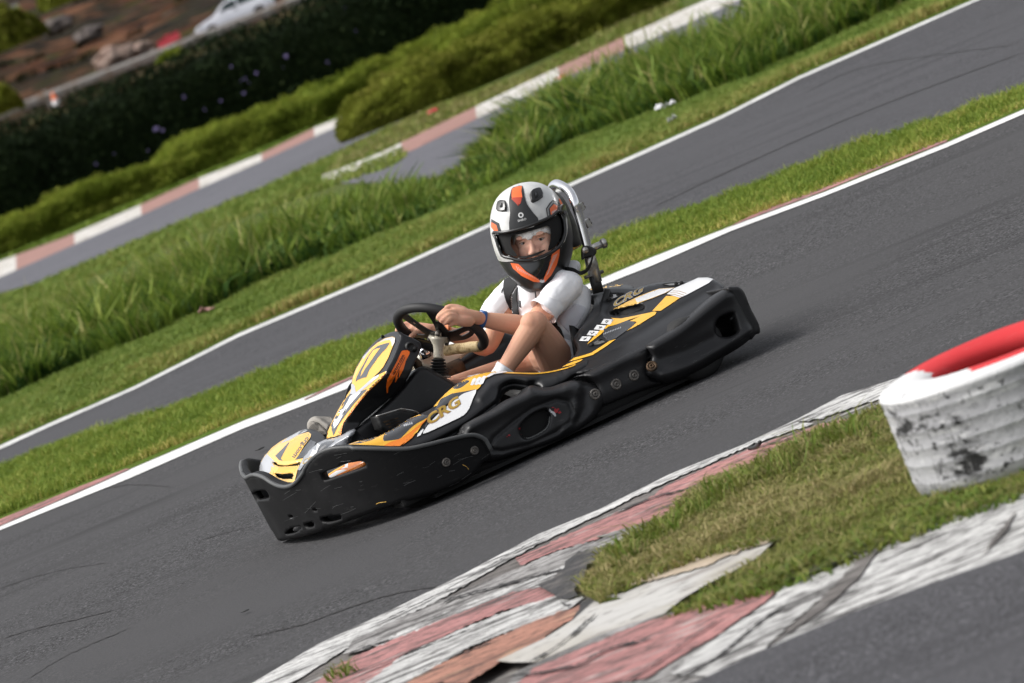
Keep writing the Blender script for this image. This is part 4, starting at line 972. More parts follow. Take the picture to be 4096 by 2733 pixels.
nd([(520, 1095), (720, 1118), (940, 1100), (880, 1232), (700, 1240), (525, 1210), (575, 1130)], 'yellow', 1, off=.003)
nd([(1050, 945), (1170, 800), (1330, 658), (1450, 600), (1520, 570), (1800, 500), (2030, 380), (2060, 400), (2030, 470), (1900, 600), (1850, 700), (1600, 735), (1400, 800), (1200, 930), (1080, 1060), (985, 1190), (940, 1180), (1000, 1050)], 'grey_gloss', 1, off=.003)
nd([(1168, 930), (1240, 780), (1300, 802), (1320, 665), (1400, 698), (1350, 790), (1400, 850), (1300, 880), (1220, 920)], 'white_gloss', 1, off=.0042)
nd([(1400, 850), (1560, 740), (1760, 610), (2012, 462), (1900, 540), (1720, 670), (1560, 770)], 'white_gloss', 1, off=.0042)
nd([(1306, 855), (1350, 740), (1402, 672), (1500, 630), (1670, 612), (1600, 680), (1500, 760), (1400, 830)], 'dark_gloss', 1, off=.005)
nd([(1350, 822), (1400, 740), (1480, 690), (1510, 700), (1440, 770)], 'steel', 1, off=.006)
nd([(1550, 775), (1700, 660), (1900, 560), (2030, 470), (1960, 620), (1860, 700)], 'dark_gloss', 1, off=.005)
nd([(990, 1095), (1035, 1010), (1130, 945), (1340, 870), (1340, 890), (1200, 940), (1140, 1030), (1010, 1105)], 'silver', 1, off=.005)
text_on(nose, nb, 'CRG', ZV([(1030, 1085)])[0], ZV([(1330, 920)])[0], (1.6, -10), 'gold', off=.008, bold=.03, shear=.2)
text_on(nose, nb, 'crg.com', ZV([(1118, 535)])[0], ZV([(832, 925)])[0], (5.4, 3.2), 'dark_gloss', off=.005, bold=.035)
nd([(480, 1440), (600, 1405), (690, 1410), (690, 1460), (650, 1460), (640, 1430), (560, 1440), (520, 1460)], 'white_gloss', 1, off=.004)
# the stretch seen through the slot in the plate
nd([(1540, 1420), (1540, 1260), (1700, 1160), (1860, 1080), (1930, 1050), (2172, 1008), (2240, 1035), (2300, 1080), (2100, 1180), (1900, 1290), (1700, 1400)], 'orange', 1, off=.002)
nd([(1545, 1300), (1700, 1200), (1840, 1168), (1895, 1180), (1720, 1270), (1545, 1370)], 'white_gloss', 1, off=.004)
nd([(1545, 1258), (1700, 1160), (1860, 1080), (1800, 1140), (1650, 1222), (1545, 1290)], 'yellow', 1, off=.004)
nd([(1932, 1052), (1922, 1137), (1780, 1162), (1862, 1120), (1872, 1075)], 'white_gloss', 1, off=.005)
nose.build('nose_fairing', kart)

# ---- number panel (thick leaning shield)
fp = MB(); pn = (.56, .04, .83); pcst = .56*1.06+.83*.285
face_out = ZN([(86, 1460), (95, 1390), (140, 1262), (230, 1088), (330, 916), (404, 795), (410, 740), (425, 650), (470, 528), (548, 388), (640, 268), (740, 168), (850, 94), (950, 58), (1020, 54), (1072, 72), (1072, 130), (1032, 250), (974, 404), (900, 550), (892, 600), (836, 662), (716, 768), (576, 926), (446, 1094), (338, 1250), (304, 1336), (292, 1416), (190, 1445)])
side_out = ZN([(1010, 56), (1080, 80), (1180, 125), (1280, 175), (1322, 213), (1324, 270), (1280, 370), (1230, 480), (1180, 600), (1080, 765), (900, 940), (700, 1110), (560, 1230), (480, 1320), (400, 1420), (278, 1405), (300, 1290), (430, 1075), (560, 905), (700, 745), (820, 635), (884, 535), (960, 395), (1020, 245), (1055, 130)])
pillow(fp, cr(face_out, 3), pn, pcst, 'plastic_side', R=3.5, bulge=.004, thick=.022, step=3.2)
_zy = lambda p: (p[1]-751.6)/.17563
_w = lambda p: float(np.interp(_zy(p), [60, 150, 260, 400, 560, 670, 780, 930, 1100, 1250, 1420], [.080, .100, .122, .143, .152, .148, .122, .088, .066, .056, .080]))
_sd = MB(); pillow(_sd, cr(side_out, 3), (0, 1, 0), 0.0, 'plastic_side', R=3, bulge=.002, thick=.006, step=4.0, warp=_w)
fp.merge(_sd).merge(_sd.mirror())
fbv = fp.bvh()
fd = lambda pts, m, k=3, off=.002: decal(fp, fbv, cr(ZN(pts), k), m, off=off)
fd([(92, 1450), (104, 1370), (148, 1265), (238, 1090), (338, 918), (414, 800), (420, 740), (432, 660), (478, 540), (562, 400), (652, 290), (752, 205), (860, 142), (950, 124), (985, 142), (980, 200), (940, 285), (900, 390), (830, 520), (780, 580), (700, 655), (745, 640), (775, 618), (868, 574), (860, 602), (780, 690), (640, 820), (520, 960), (400, 1120), (312, 1250), (285, 1330), (274, 1408), (180, 1430)], 'yellow', 1)
fd([(300, 1262), (400, 1110), (520, 950), (640, 815), (780, 685), (862, 590), (868, 576), (858, 604), (780, 695), (642, 825), (522, 965), (402, 1125), (312, 1255), (286, 1335), (276, 1405), (240, 1380)], 'orange', 1, .003)
fd([(440, 640), (480, 545), (562, 402), (652, 292), (752, 207), (860, 144), (950, 126), (975, 132), (985, 160), (980, 200), (946, 262), (936, 185), (908, 170), (860, 182), (760, 215), (690, 275), (600, 400), (520, 540), (470, 640), (450, 700)], 'yellow_pale', 1, .003)
fd([(560, 392), (652, 296), (752, 210), (860, 148), (950, 130), (975, 138), (940, 165), (860, 172), (770, 200), (690, 262), (610, 360), (575, 420)], 'silver', 1, .004)
fd([(942, 165), (975, 138), (985, 160), (978, 200), (948, 256), (940, 200), (925, 172)], 'white_gloss', 1, .0045)
fd([(918, 203), (860, 214), (760, 245), (690, 300), (620, 400), (530, 560), (484, 650), (470, 714), (500, 690), (560, 665), (610, 655), (650, 560), (760, 400), (820, 330), (870, 282)], 'dark_gloss', 1, .005)
fd([(792, 273), (740, 284), (700, 305), (650, 380), (585, 510), (550, 580), (535, 652), (600, 540), (680, 430), (742, 340)], 'yellow', 1, .0065)
fd([(413, 742), (440, 745), (462, 775), (470, 830), (478, 850), (540, 800), (640, 710), (700, 660), (776, 618), (770, 650), (720, 690), (640, 760), (545, 838), (455, 890), (398, 872), (414, 800)], 'silver', 1, .0055)
fd([(776, 619), (770, 650), (722, 690), (690, 712), (660, 700), (704, 660)], 'white_gloss', 1, .0065)
fd([(395, 872), (352, 922), (282, 1050), (202, 1180), (150, 1282), (150, 1312), (181, 1420), (240, 1292), (330, 1162), (450, 1002), (560, 882), (640, 800), (560, 830), (455, 892)], 'dark_gloss', 1, .006)
fd([(470, 872), (542, 848), (480, 922), (400, 1012), (350, 1082), (290, 1182), (240, 1272), (190, 1328), (178, 1262), (190, 1212), (240, 1122), (305, 1065), (300, 1092), (332, 1032), (372, 962), (402, 900)], 'white_gloss', 1, .0075)
fd([(355, 1050), (330, 1120), (295, 1160), (300, 1130)], 'dark_gloss', 1, .0085)
fd([(870, 855), (862, 770), (880, 680), (930, 580), (1000, 450), (1060, 320), (1080, 305), (1140, 300), (1170, 320), (1168, 352), (1120, 440), (1090, 545), (1030, 657), (1018, 655), (985, 716), (975, 712), (975, 660), (930, 725), (892, 785), (886, 852)], 'sticker_orange', 1, .002)
fd([(1034, 545), (1028, 655), (1006, 652)], 'plastic_side', 1, .0035); fd([(990, 640), (975, 712), (955, 690)], 'plastic_side', 1, .0035)
text_on(fp, fbv, 'kartcrg.com', ZN([(962, 628)])[0], ZN([(1102, 372)])[0], (-6.2, -3.4), 'text_black', off=.0045, bold=.03)
decal(fp, fbv, ZN([(950, 690), (1108, 385), (1112, 390), (956, 694)]), 'text_black', off=.004)
fpo = fp.build('number_panel', kart)
q = K(*Z1([(1010, 393)])[0], NY, .125); mb = MB(); lathe(mb, [(.017, -.02), (.017, .004), (.012, .008), (.010, .003), (0, .003)], 'rubber_black', c=q, axis=NY, seg=20); mb.build('knob', fpo)
q = K(*Z1([(1028, 402)])[0], NY, .125); mb = MB(); lathe(mb, [(.008, -.01), (.008, .012), (0, .014)], 'rubber_black', c=q, axis=(-.3, 1, -.2), seg=16); mb.build('knob', fpo)
# ---- centre console under the steering
cs = MB(); con = Z1([(640, 890), (700, 850), (830, 745), (960, 612), (1035, 522), (1068, 500), (1105, 502), (1180, 545), (1250, 588), (1262, 605), (1190, 710), (1100, 760), (960, 850), (800, 920), (700, 930)])
pillow(cs, cr(con, 4), (.0, 1, .12), .10, 'plastic_side', R=12, bulge=.016, thick=.21, step=5); cs.build('centre_console', kart)
bx = MB(); pillow(bx, Z1([(826, 772), (955, 733), (1050, 748), (1058, 762), (980, 830), (900, 865), (850, 840)]), NY, .165, 'rubber_black', R=5, bulge=.006, thick=.06, step=5)
tube(bx, [K(*p, NY, .168) for p in cr(Z1([(824, 772), (950, 734), (968, 732), (1035, 744), (1058, 758)]), 4, False)], .0028, 'steel', seg=8)
for k in range(3): decal(bx, bx.bvh(), Z1([(860+14*k, 800-2*k+16*k), (940+8*k, 778+14*k), (948+8*k, 784+14*k), (866+14*k, 808+14*k)]), 'exhaust', off=.002)
bx.build('battery_box', kart)

# ---- side fairings
sn = (0, .62, .785); sc_ = .462
E_out = Z1([(640, 935), (700, 915), (800, 893), (900, 852), (1000, 790), (1100, 742), (1142, 714), (1200, 650), (1260, 600), (1330, 562), (1380, 542), (1430, 531)])+Z6([(1060, 92), (1180, 87), (1250, 88), (1350, 92), (1500, 96), (1650, 78), (1800, 40), (1890, 8)])+Z2([(850, 765), (885, 760), (895, 800), (890, 832), (820, 880), (760, 905)])+Z6([(1760, 215), (1640, 260), (1560, 270), (1530, 235), (1440, 228), (1380, 205), (1290, 195), (1225, 218), (1188, 265), (1160, 340), (1130, 387), (1000, 485), (900, 560), (700, 680), (450, 800), (200, 860), (-60, 850)])+Z1([(760, 980), (680, 960)])
def e_warp(p): return 0
sf = MB(); pillow(sf, cr(E_out, 3), sn, sc_, 'plastic_side', R=16, bulge=.028, thick=.028, step=3.8,
    ridges=[(Z6([(1000, 330), (1090, 210), (1300, 130), (1500, 150), (1700, 130)]), 12, .010), (Z6([(1480, 200), (1560, 150), (1750, 90)]), 9, -.010), (Z1([(760, 905), (950, 830), (1150, 715)]), 18, .008)])
sb = sf.bvh()
def sdz(Zf, pts, m, k=3, off=.002, step=3.0): decal(sf, sb, cr(Zf(pts), k), m, off=off+.006, step=2.3)
sdz(Z1, [(655, 935), (720, 912), (860, 868), (905, 852), (905, 862), (840, 895), (810, 915), (780, 935), (700, 936)], 'yellow', 1)
sdz(Z1, [(690, 925), (740, 912), (845, 880), (870, 868), (866, 872), (800, 905), (740, 922)], 'black_gloss', 1, .003)
sdz(Z1, [(775, 938), (820, 905), (905, 852), (960, 820), (1010, 787), (1060, 765), (1112, 775), (1085, 800), (1050, 860), (985, 905), (950, 935), (860, 938)], 'yellow', 1, .0022)
sdz(Z1, [(860, 938), (900, 915), (960, 895), (1010, 860), (1090, 795), (1115, 775), (1080, 812), (1040, 858), (1000, 900), (955, 936)], 'orange', 1, .003)
sdz(Z1, [(985, 912), (1010, 880), (1036, 872), (1020, 892), (968, 932)], 'orange', 1, .003)
sdz(Z1, [(862, 904), (872, 870), (905, 842), (960, 812), (1010, 788), (1075, 768), (1112, 776), (1050, 810), (1010, 840), (960, 892), (930, 902), (880, 908)], 'dark_gloss', 2, .004)
for a, b in ((975, 828), (985, 825), (995, 822), (1005, 819), (1015, 816)): sdz(Z1, [(a, b), (a+3, b-12), (a+9, b-2), (a+4, b+4)], 'silver', 1, .005)
ring = [(1054+14*math.cos(t), 792+12*math.sin(t)) for t in np.linspace(0, 2*math.pi, 15)[:-1]]; decal(sf, sb, Z1(ring), 'silver', off=.005, holes=[Z1([(1054+(x-1054)*.75, 792+(y-792)*.75) for x, y in ring])], step=1.5)
sdz(Z1, [(1047, 886), (1053, 868), (1080, 842), (1084, 848), (1066, 878)], 'white_gloss', 1)
sdz(Z1, [(1080, 870), (1096, 838), (1125, 800), (1180, 745), (1260, 680), (1305, 648), (1372, 628), (1352, 680), (1330, 735), (1300, 770), (1240, 800), (1150, 842)], 'white_gloss', 2)
sdz(Z1, [(1140, 722), (1200, 655), (1262, 603), (1330, 563), (1382, 546), (1480, 528), (1500, 530), (1460, 545), (1420, 570), (1400, 600), (1376, 628), (1300, 642), (1240, 665), (1190, 700)], 'yellow', 2)
sdz(Z1, [(1245, 620), (1270, 596), (1310, 580), (1335, 582), (1315, 600), (1285, 620), (1260, 626)], 'dark_gloss', 2, .003)
for q_ in (0, 1, 2): sdz(Z1, [(1338+22*q_, 604-2*q_), (1350+24*q_, 575-4*q_), (1362+25*q_, 566-6*q_), (1372+27*q_, 570-7*q_), (1358+25*q_, 600-2*q_), (1350+23*q_, 606-2*q_)], 'white_gloss', 1, .003)
sdz(Z1, [(1420, 562), (1450, 540), (1500, 530), (1560, 527), (1530, 536), (1470, 545), (1440, 560)], 'white_gloss', 1, .003)
edge = Z6([(900, 140), (980, 112), (1060, 97), (1180, 91), (1350, 96), (1500, 100), (1650, 84), (1800, 48), (1885, 16)])
decal(sf, sb, cr([(x, y+.6) for x, y in edge], 3, False)+cr([(x, y+3.4) for x, y in edge], 3, False)[::-1], 'yellow', off=.002)
sdz(Z1, [(1160, 715), (1180, 680), (1240, 650), (1300, 640), (1370, 627), (1300, 650), (1250, 680), (1200, 715), (1140, 770), (1110, 800), (1095, 838), (1088, 830), (1110, 790)], 'dark_gloss', 1, .003)
text_on(sf, sb, 'CRG', Z1([(1118, 822)])[0], Z1([(1300, 700)])[0], (-14, -17), 'outline_tan', off=.011, bold=.066, shear=.22, space=1.0)
text_on(sf, sb, 'CRG', Z1([(1121, 817)])[0], Z1([(1297, 700)])[0], (-12.6, -15.2), 'gold', off=.0135, bold=.026, shear=.22, space=1.03)
random.seed(9)
for k in range(22):
    x, y = random.uniform(1180, 1320), random.uniform(730, 790); x, y = x, y-(x-1180)*.25
    a = -.5+random.gauss(0, .15); L_ = random.uniform(8, 40); q = Z1([(x, y), (x+L_*math.cos(a), y+L_*math.sin(a))]); decal(sf, sb, [q[0], q[1], (q[1][0], q[1][1]+.5), (q[0][0], q[0][1]+.6)], random.choice(['dark_gloss', 'red_smear', 'grey_gloss']), off=.003)
sf.build('side_fairing', kart)
far = sf.mirror(skip=('outline_tan', 'gold', 'silver', 'red_smear', 'text_black')); far.build('side_fairing', kart)
# inner far cockpit wall with its yellow edge
cw = MB(); cwo = Z4([(885, 855), (905, 820), (960, 770), (1040, 712), (1220, 605), (1395, 508), (1480, 510), (1640, 560), (1900, 620), (1900, 900), (1400, 990), (1100, 1040), (880, 1045), (930, 960), (945, 910)])
pillow(cw, cr(cwo, 3), (0, 1, .25), -.30, 'plastic_side', R=8, bulge=.012, thick=.05, step=5, ridges=[(Z4([(920, 900), (1100, 790), (1400, 620)]), 5, -.008)])
cwb = cw.bvh(); decal(cw, cwb, cr(Z4([(1330, 552), (1395, 512), (1404, 514), (1370, 545), (1335, 575)]), 2), 'yellow', off=.002)
cw.build('cockpit_side', kart)

# ---- side bumpers (near), mirrored for the far side
H_out = Z6([(840, 600), (945, 525), (1100, 445), (1250, 345), (1380, 285), (1440, 228), (1490, 217), (1560, 234), (1650, 230), (1750, 198), (1850, 170), (1940, 178), (2040, 190), (2120, 235), (2172, 300), (2175, 360), (2120, 450), (2080, 520), (2000, 590), (1850, 680), (1650, 770), (1450, 830), (1300, 880), (1150, 930), (1000, 950), (860, 900), (800, 760)])
holeH = Z6([(1368, 640), (1380, 590), (1430, 530), (1500, 480), (1580, 445), (1620, 450), (1640, 490), (1632, 560), (1600, 620), (1540, 665), (1450, 708), (1400, 705), (1375, 675)])
pod = MB(); pillow(pod, cr(H_out, 4), (0, 1, .10), .592, 'plastic_black', R=20, bulge=.045, thick=.05, holes=[cr(holeH, 4)], hR=9, hb=.018, step=4.5,
    ridges=[(Z6([(900, 600), (1100, 500), (1300, 400), (1500, 310), (1900, 240)]), 15, .016), (Z6([(1085, 790), (1120, 710), (1300, 560), (1480, 430), (1700, 345), (1810, 365), (1860, 460), (1830, 560), (1700, 660), (1450, 770), (1200, 835), (1110, 830), (1085, 790)]), 4.5, -.010), (Z6([(1960, 260), (1980, 420), (1900, 560)]), 12, -.012), (Z6([(1900, 300), (1880, 480), (1780, 620)]), 9, .010), (Z6([(1500, 235), (1600, 262), (1750, 235)]), 7, -.008)])
pb = pod.bvh()
decal(pod, pb, cr(Z6([(1640, 430), (1660, 455), (1690, 470), (1700, 500), (1690, 510), (1665, 480), (1640, 460)]), 2), 'silver', off=.0015)
for c_ in ((1700, 455, 26, 30), (1735, 470, 16, 18), (1670, 425, 16, 6), (1262, 686, 14, 10), (1355, 622, 9, 12), (1372, 675, 7, 5), (1240, 700, 8, 5), (1720, 440, 14, 12)):
    decal(pod, pb, cr(Z6([(c_[0]+c_[2]*math.cos(t)*random.uniform(.5, 1.1), c_[1]+c_[3]*math.sin(t)*random.uniform(.5, 1.1)) for t in np.linspace(0, 6.28, 10)[:-1]]), 2), 'red_smear', off=.0012)
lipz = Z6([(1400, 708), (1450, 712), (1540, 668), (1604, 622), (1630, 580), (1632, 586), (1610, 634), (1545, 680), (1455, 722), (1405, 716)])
decal(pod, pb, lipz, 'plastic_scuff_glint', off=.0012)  # painted highlight on the lower lip of the slot
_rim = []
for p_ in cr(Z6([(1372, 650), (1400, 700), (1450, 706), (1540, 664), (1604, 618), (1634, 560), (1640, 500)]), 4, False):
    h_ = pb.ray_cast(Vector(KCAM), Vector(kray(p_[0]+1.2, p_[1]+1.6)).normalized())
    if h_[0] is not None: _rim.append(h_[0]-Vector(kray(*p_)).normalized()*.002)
tube(pod, _rim, [.0012]+[.0034]*(len(_rim)-2)+[.0012], 'plastic_scuff_glint', seg=8)  # pale tube repeats that lip highlight in its colour
s1 = pod.build('side_bumper', kart); boltat(s1, *Z6([(2067, 300)])[0], pb, .0185, 'bolt')
I_out = Z2([(800, 892), (860, 868), (1000, 800), (1200, 702), (1355, 632), (1375, 632), (1385, 720), (1372, 800), (1400, 900), (1490, 945), (1300, 1010), (1150, 1070), (1060, 1108), (1000, 1120), (960, 1060), (940, 960), (880, 905)])
mid = MB(); pillow(mid, cr(I_out, 3), (0, 1, .10), .588, 'plastic_black', R=17, bulge=.036, thick=.05, step=4.5, ridges=[(Z2([(860, 930), (1100, 800), (1380, 680)]), 14, .012), (Z2([(1030, 1080), (1300, 960), (1450, 900)]), 10, -.006)])
mb_ = mid.bvh(); s2 = mid.build('side_bumper', kart)
for p in Z2([(1105, 955), (1245, 885)]): boltat(s2, *p, mb_, .0185)
J_out = Z2([(1330, 660), (1370, 628), (1450, 580), (1560, 512), (1680, 420), (1780, 332), (1880, 252), (1960, 205), (2010, 200), (2055, 225), (2100, 310), (2150, 420), (2195, 510), (2192, 560), (2110, 640), (2010, 705), (1900, 770), (1800, 830), (1700, 880), (1600, 925), (1500, 945), (1400, 915), (1345, 885), (1338, 830), (1370, 740)])
holeJ = Z2([(1884, 520), (1896, 460), (1940, 420), (2010, 396), (2032, 410), (2060, 500), (2062, 540), (2030, 568), (1985, 582), (1925, 580), (1895, 560)])
rp = MB(); pillow(rp, cr(J_out, 4), (0, 1, .12), .625, 'plastic_black', R=22, bulge=.050, thick=.05, holes=[cr(holeJ, 4)], hR=7, hb=.012, step=4.5,
    ridges=[(Z2([(1420, 640), (1600, 540), (1780, 400), (1960, 270)]), 16, .014), (Z2([(1480, 880), (1700, 800), (1950, 660), (2150, 540)]), 12, .012), (Z2([(1450, 760), (1650, 700), (1850, 600)]), 16, -.010)])
rb_ = rp.bvh()
random.seed(21)
for k in range(26):
    x, y = random.choice([(random.uniform(1700, 1960), random.uniform(690, 780)), (random.uniform(2000, 2160), random.uniform(540, 640)), (random.uniform(1450, 1800), random.uniform(560, 760))])
    y -= (x-1850)*.2 if x < 2000 else 0
    a = -.55+random.gauss(0, .12); L_ = random.uniform(8, 60); q = Z2([(x, y), (x+L_*math.cos(a), y+L_*math.sin(a))]); decal(rp, rb_, [q[0], q[1], (q[1][0], q[1][1]+.5), (q[0][0], q[0][1]+.7)], 'plastic_scuff_glint', off=.001)
s3 = rp.build('side_bumper', kart); boltat(s3, *Z2([(1385, 815)])[0], rb_, .0185, m='exhaust')
fs = MB(); fs.merge(pod.mirror(skip=('red_smear', 'silver'))).merge(mid.mirror()).merge(rp.mirror()); 
for m_ in (pod.mirror(skip=('red_smear', 'silver', 'plastic_scuff_glint')), mid.mirror(), rp.mirror(skip=('plastic_scuff_glint',))): m_.build('side_bumper', kart)
# ---- rear bumper across the back
rbm = MB(); Ko = Z2([(1975, 200), (2030, 190), (2070, 193), (2112, 240), (2160, 360), (2222, 480), (2232, 550), (2198, 566), (2150, 600), (2080, 420), (2010, 260)])
pillow(rbm, cr(Ko, 3), NY, .60, 'plastic_black', R=5, bulge=.008, thick=1.20, step=5); rbm.build('rear_bumper', kart)

# ---- rear deck
ln = (.05, .33, .94); lc = .3655
L_out = ZR([(375, 305), (440, 262), (600, 192), (780, 168), (960, 182), (1070, 184), (1200, 150), (1400, 110), (1600, 98), (1780, 95), (1900, 70), (1960, 45), (2100, 42), (2200, 70), (2300, 130), (2346, 190), (2320, 230), (2380, 330), (2200, 500), (2000, 640), (1700, 830), (1300, 1060), (900, 1240), (420, 1400), (200, 1440), (0, 1470), (-20, 1380), (0, 1330), (80, 1262), (150, 1200), (210, 1100), (200, 1010), (150, 935), (250, 780), (360, 620), (440, 470), (455, 350)])
dk_ = MB()
duct = ZR([(690, 562), (740, 520), (900, 475), (1100, 430), (1168, 438), (1176, 500), (1080, 530), (900, 570), (760, 586)])
gb1 = ZR([(580, 290), (640, 265), (890, 262), (860, 300), (720, 370), (650, 388), (610, 340)]); gb2 = ZR([(360, 1035), (420, 990), (520, 922), (620, 930), (662, 962), (560, 1010), (440, 1030)]); gb3 = ZR([(1430, 140), (1560, 118), (1770, 115), (1700, 150), (1540, 160)])
pillow(dk_, cr(L_out, 3), ln, lc, 'plastic_side', R=9, bulge=.010, thick=.030, step=4.2, holes=[cr(duct, 3)], hR=4, hb=.006,
    ridges=[(ZR([(560, 420), (540, 560), (400, 700), (260, 820)]), 10, .009), (ZR([(480, 330), (400, 520), (280, 720)]), 6, -.005), (ZR([(620, 560), (760, 640), (1100, 560)]), 7, -.004), (ZR([(200, 1330), (700, 1090), (1200, 800), (1700, 480), (2200, 200)]), 10, -.006)])
db = dk_.bvh()
def dd_(pts, m, k=2, off=.002, step=3.0): decal(dk_, db, cr(ZR(pts), k), m, off=off, step=step)
dd_([(735, 500), (900, 412), (1100, 315), (1300, 237), (1400, 205), (1620, 190), (1500, 262), (1300, 342), (1100, 412), (900, 462)], 'yellow_pale', 1)
dd_([(1050, 350), (1250, 265), (1400, 210), (1560, 200), (1615, 194), (1480, 268), (1250, 355), (1080, 408)], 'white_gloss', 1, .003)
dd_([(1510, 282), (1620, 198), (1850, 100), (1960, 48), (2100, 44), (2180, 66), (2120, 122), (1950, 212), (1800, 292), (1700, 336), (1600, 306)], 'white_gloss', 1, .003)
for x0_, y0_ in ((1590, 236), (1560, 262), (1530, 286)):
    dd_([(x0_, y0_), (x0_+100, y0_+2), (x0_+205, y0_+36), (x0_+200, y0_+42), (x0_+98, y0_+9), (x0_, y0_+6)], 'outline_tan', 1, .004)
dd_([(1300, 525), (1390, 430), (1500, 310), (1600, 310), (1698, 338), (1560, 432), (1420, 525)], 'yellow', 1)
dd_([(700, 628), (850, 635), (1050, 595), (1330, 535), (1362, 545), (1340, 580), (1240, 640), (1100, 730), (930, 815), (1010, 750), (1075, 690), (1060, 680), (970, 675), (1120, 605), (960, 655), (800, 715), (660, 755), (560, 860), (430, 960), (355, 1010), (450, 900), (560, 790), (660, 725), (745, 655)], 'yellow', 1)
dd_([(98, 1255), (170, 1205), (280, 1175), (420, 1130), (560, 1040), (680, 960), (772, 934), (640, 1032), (440, 1162), (300, 1202), (200, 1232)], 'yellow', 1)
dd_([(0, 1337), (60, 1300), (180, 1250), (295, 1222), (270, 1247), (150, 1302), (40, 1328)], 'yellow', 1)
dd_([(600, 790), (850, 700), (940, 662), (1058, 692), (1000, 760), (900, 830), (760, 930), (660, 960), (590, 900)], 'dark_gloss', 1, .003)
for k in range(11): a_ = 590+k*24; b_ = 862-k*9; dd_([(a_, b_), (a_+10, b_-20), (a_+20, b_-6), (a_+10, b_+10)], 'grey_gloss', 1, .004)
text_on(dk_, db, 'CRG', ZR([(742, 474)])[0], ZR([(1200, 226)])[0], (-1.5, -15.0), 'silver', off=.0060, bold=.09, shear=.30)
text_on(dk_, db, 'CRG', ZR([(746, 470)])[0], ZR([(1194, 226)])[0], (-1.4, -13.4), 'gold', off=.0085, bold=.035, shear=.30, space=1.03)
for i, q4 in enumerate(([(600, 642), (742, 652), (690, 725), (555, 712)], [(500, 728), (635, 738), (590, 805), (452, 795)], [(393, 810), (530, 820), (480, 888), (350, 878)], [(285, 893), (422, 900), (375, 965), (240, 960)])):
    dd_(q4, 'white_gloss', 1, .004); random.seed(40+i); cx = sum(p[0] for p in q4)/4; cy = sum(p[1] for p in q4)/4
    for k in range(4): u, v = cx+random.uniform(-28, 28), cy+random.uniform(-15, 15); r = random.uniform(7, 12); dd_([(u-r, v), (u, v-r*.7), (u+r, v), (u, v+r*.7)], 'text_black', 2, .006, 1.2)
    dd_([(cx-22, cy+16), (cx+20, cy-16), (cx+26, cy-10), (cx-14, cy+20)], 'text_black', 1, .006, 1.2)
for g in (gb1, gb2, gb3): decal(dk_, db, cr(g, 2), 'lining_dark', off=.002)
for g in (gb1, gb2, gb3):
    c_ = np.mean(np.array(g), 0); decal(dk_, db, [(c_[0]+(x-c_[0])*.72-.5, c_[1]+(y-c_[1])*.62+1.2) for x, y in g], 'steel', off=.006, step=2)
dk_o = dk_.build('rear_cover', kart)
for p in ZR([(628, 305), (705, 312), (805, 293), (680, 362), (540, 950), (430, 1018), (1645, 142), (1720, 130)]):
    boltat(dk_o, *p, db, .0068, 'bolt', m='rubber_black', out=.008)
fy = MB(); pillow(fy, cr(ZR([(318, 215), (480, 185), (700, 150), (880, 138), (960, 148), (1030, 180), (950, 190), (700, 205), (560, 215), (380, 245)]), 3), (0, 0, 1), .325, 'plastic_side', R=2, bulge=.002, thick=.015, step=3)
decal(fy, fy.bvh(), cr(ZR([(322, 212), (480, 188), (700, 154), (878, 140), (868, 160), (700, 188), (400, 225), (340, 232)]), 1), 'yellow_pale', off=.002); fy.build('rear_wing', kart)

# ---- inner tub, chassis, wheels
tb = MB(); box(tb, (.50, 0, .026), (1.04, 1.13, .012), 'lining_dark'); tb.build('floor_pan', kart)  # pan widened and set low to block sky light and deepen the shadow
for y in (-.31, .31):
    mb = MB(); tube(mb, cr([(-.15, y*.9, .085), (.2, y, .07), (.7, y*1.02, .07), (1.05, y*.8, .08), (1.15, y*.6, .1)], 5, False), .016, 'plastic_black', seg=10); mb.build('chassis_rail', kart)
for y in (-.50, .50):
    mb = MB(); box(mb, (.58, y, .085), (1.10, .10, .11), 'lining_dark', bev=.01); mb.build('shade_box', kart)  # added boxes that keep light out and blacken the gap under the kart
mb = MB(); box(mb, (-.09, 0, .20), (.36, .62, .17), 'plastic_black', bev=.05); mb.build('engine_cover', kart)
mb = MB(); tube(mb, [(-.02, -.5, .13), (-.02, .5, .13)], .014, 'steel', seg=12); mb.build('rear_axle', kart)
def kwheel(x, y, r, w_, name='wheel'):
    mb = MB(); lathe(mb, [(r*.5, -w_*.5), (r*.72, -w_*.52), (r*.93, -w_*.47), (r, -w_*.36), (r*1.005, 0), (r, w_*.36), (r*.93, w_*.47), (r*.72, w_*.52), (r*.5, w_*.5)], 'tyre_black', c=(x, y, r), axis=NY, seg=40); o = mb.build(name, kart)
    mb = MB(); lathe(mb, [(.02, w_*.3), (r*.2, w_*.32), (r*.42, w_*.2), (r*.5, w_*.46), (r*.52, w_*.5), (r*.52, -w_*.5), (r*.5, -w_*.46), (r*.4, -w_*.2), (.02, -w_*.3)], 'steel', c=(x, y, r), axis=NY, seg=28); mb.build('rim', o)
for sy in (1, -1): kwheel(-.01, sy*.515, .106, .15); kwheel(1.02, sy*.43, .105, .10)
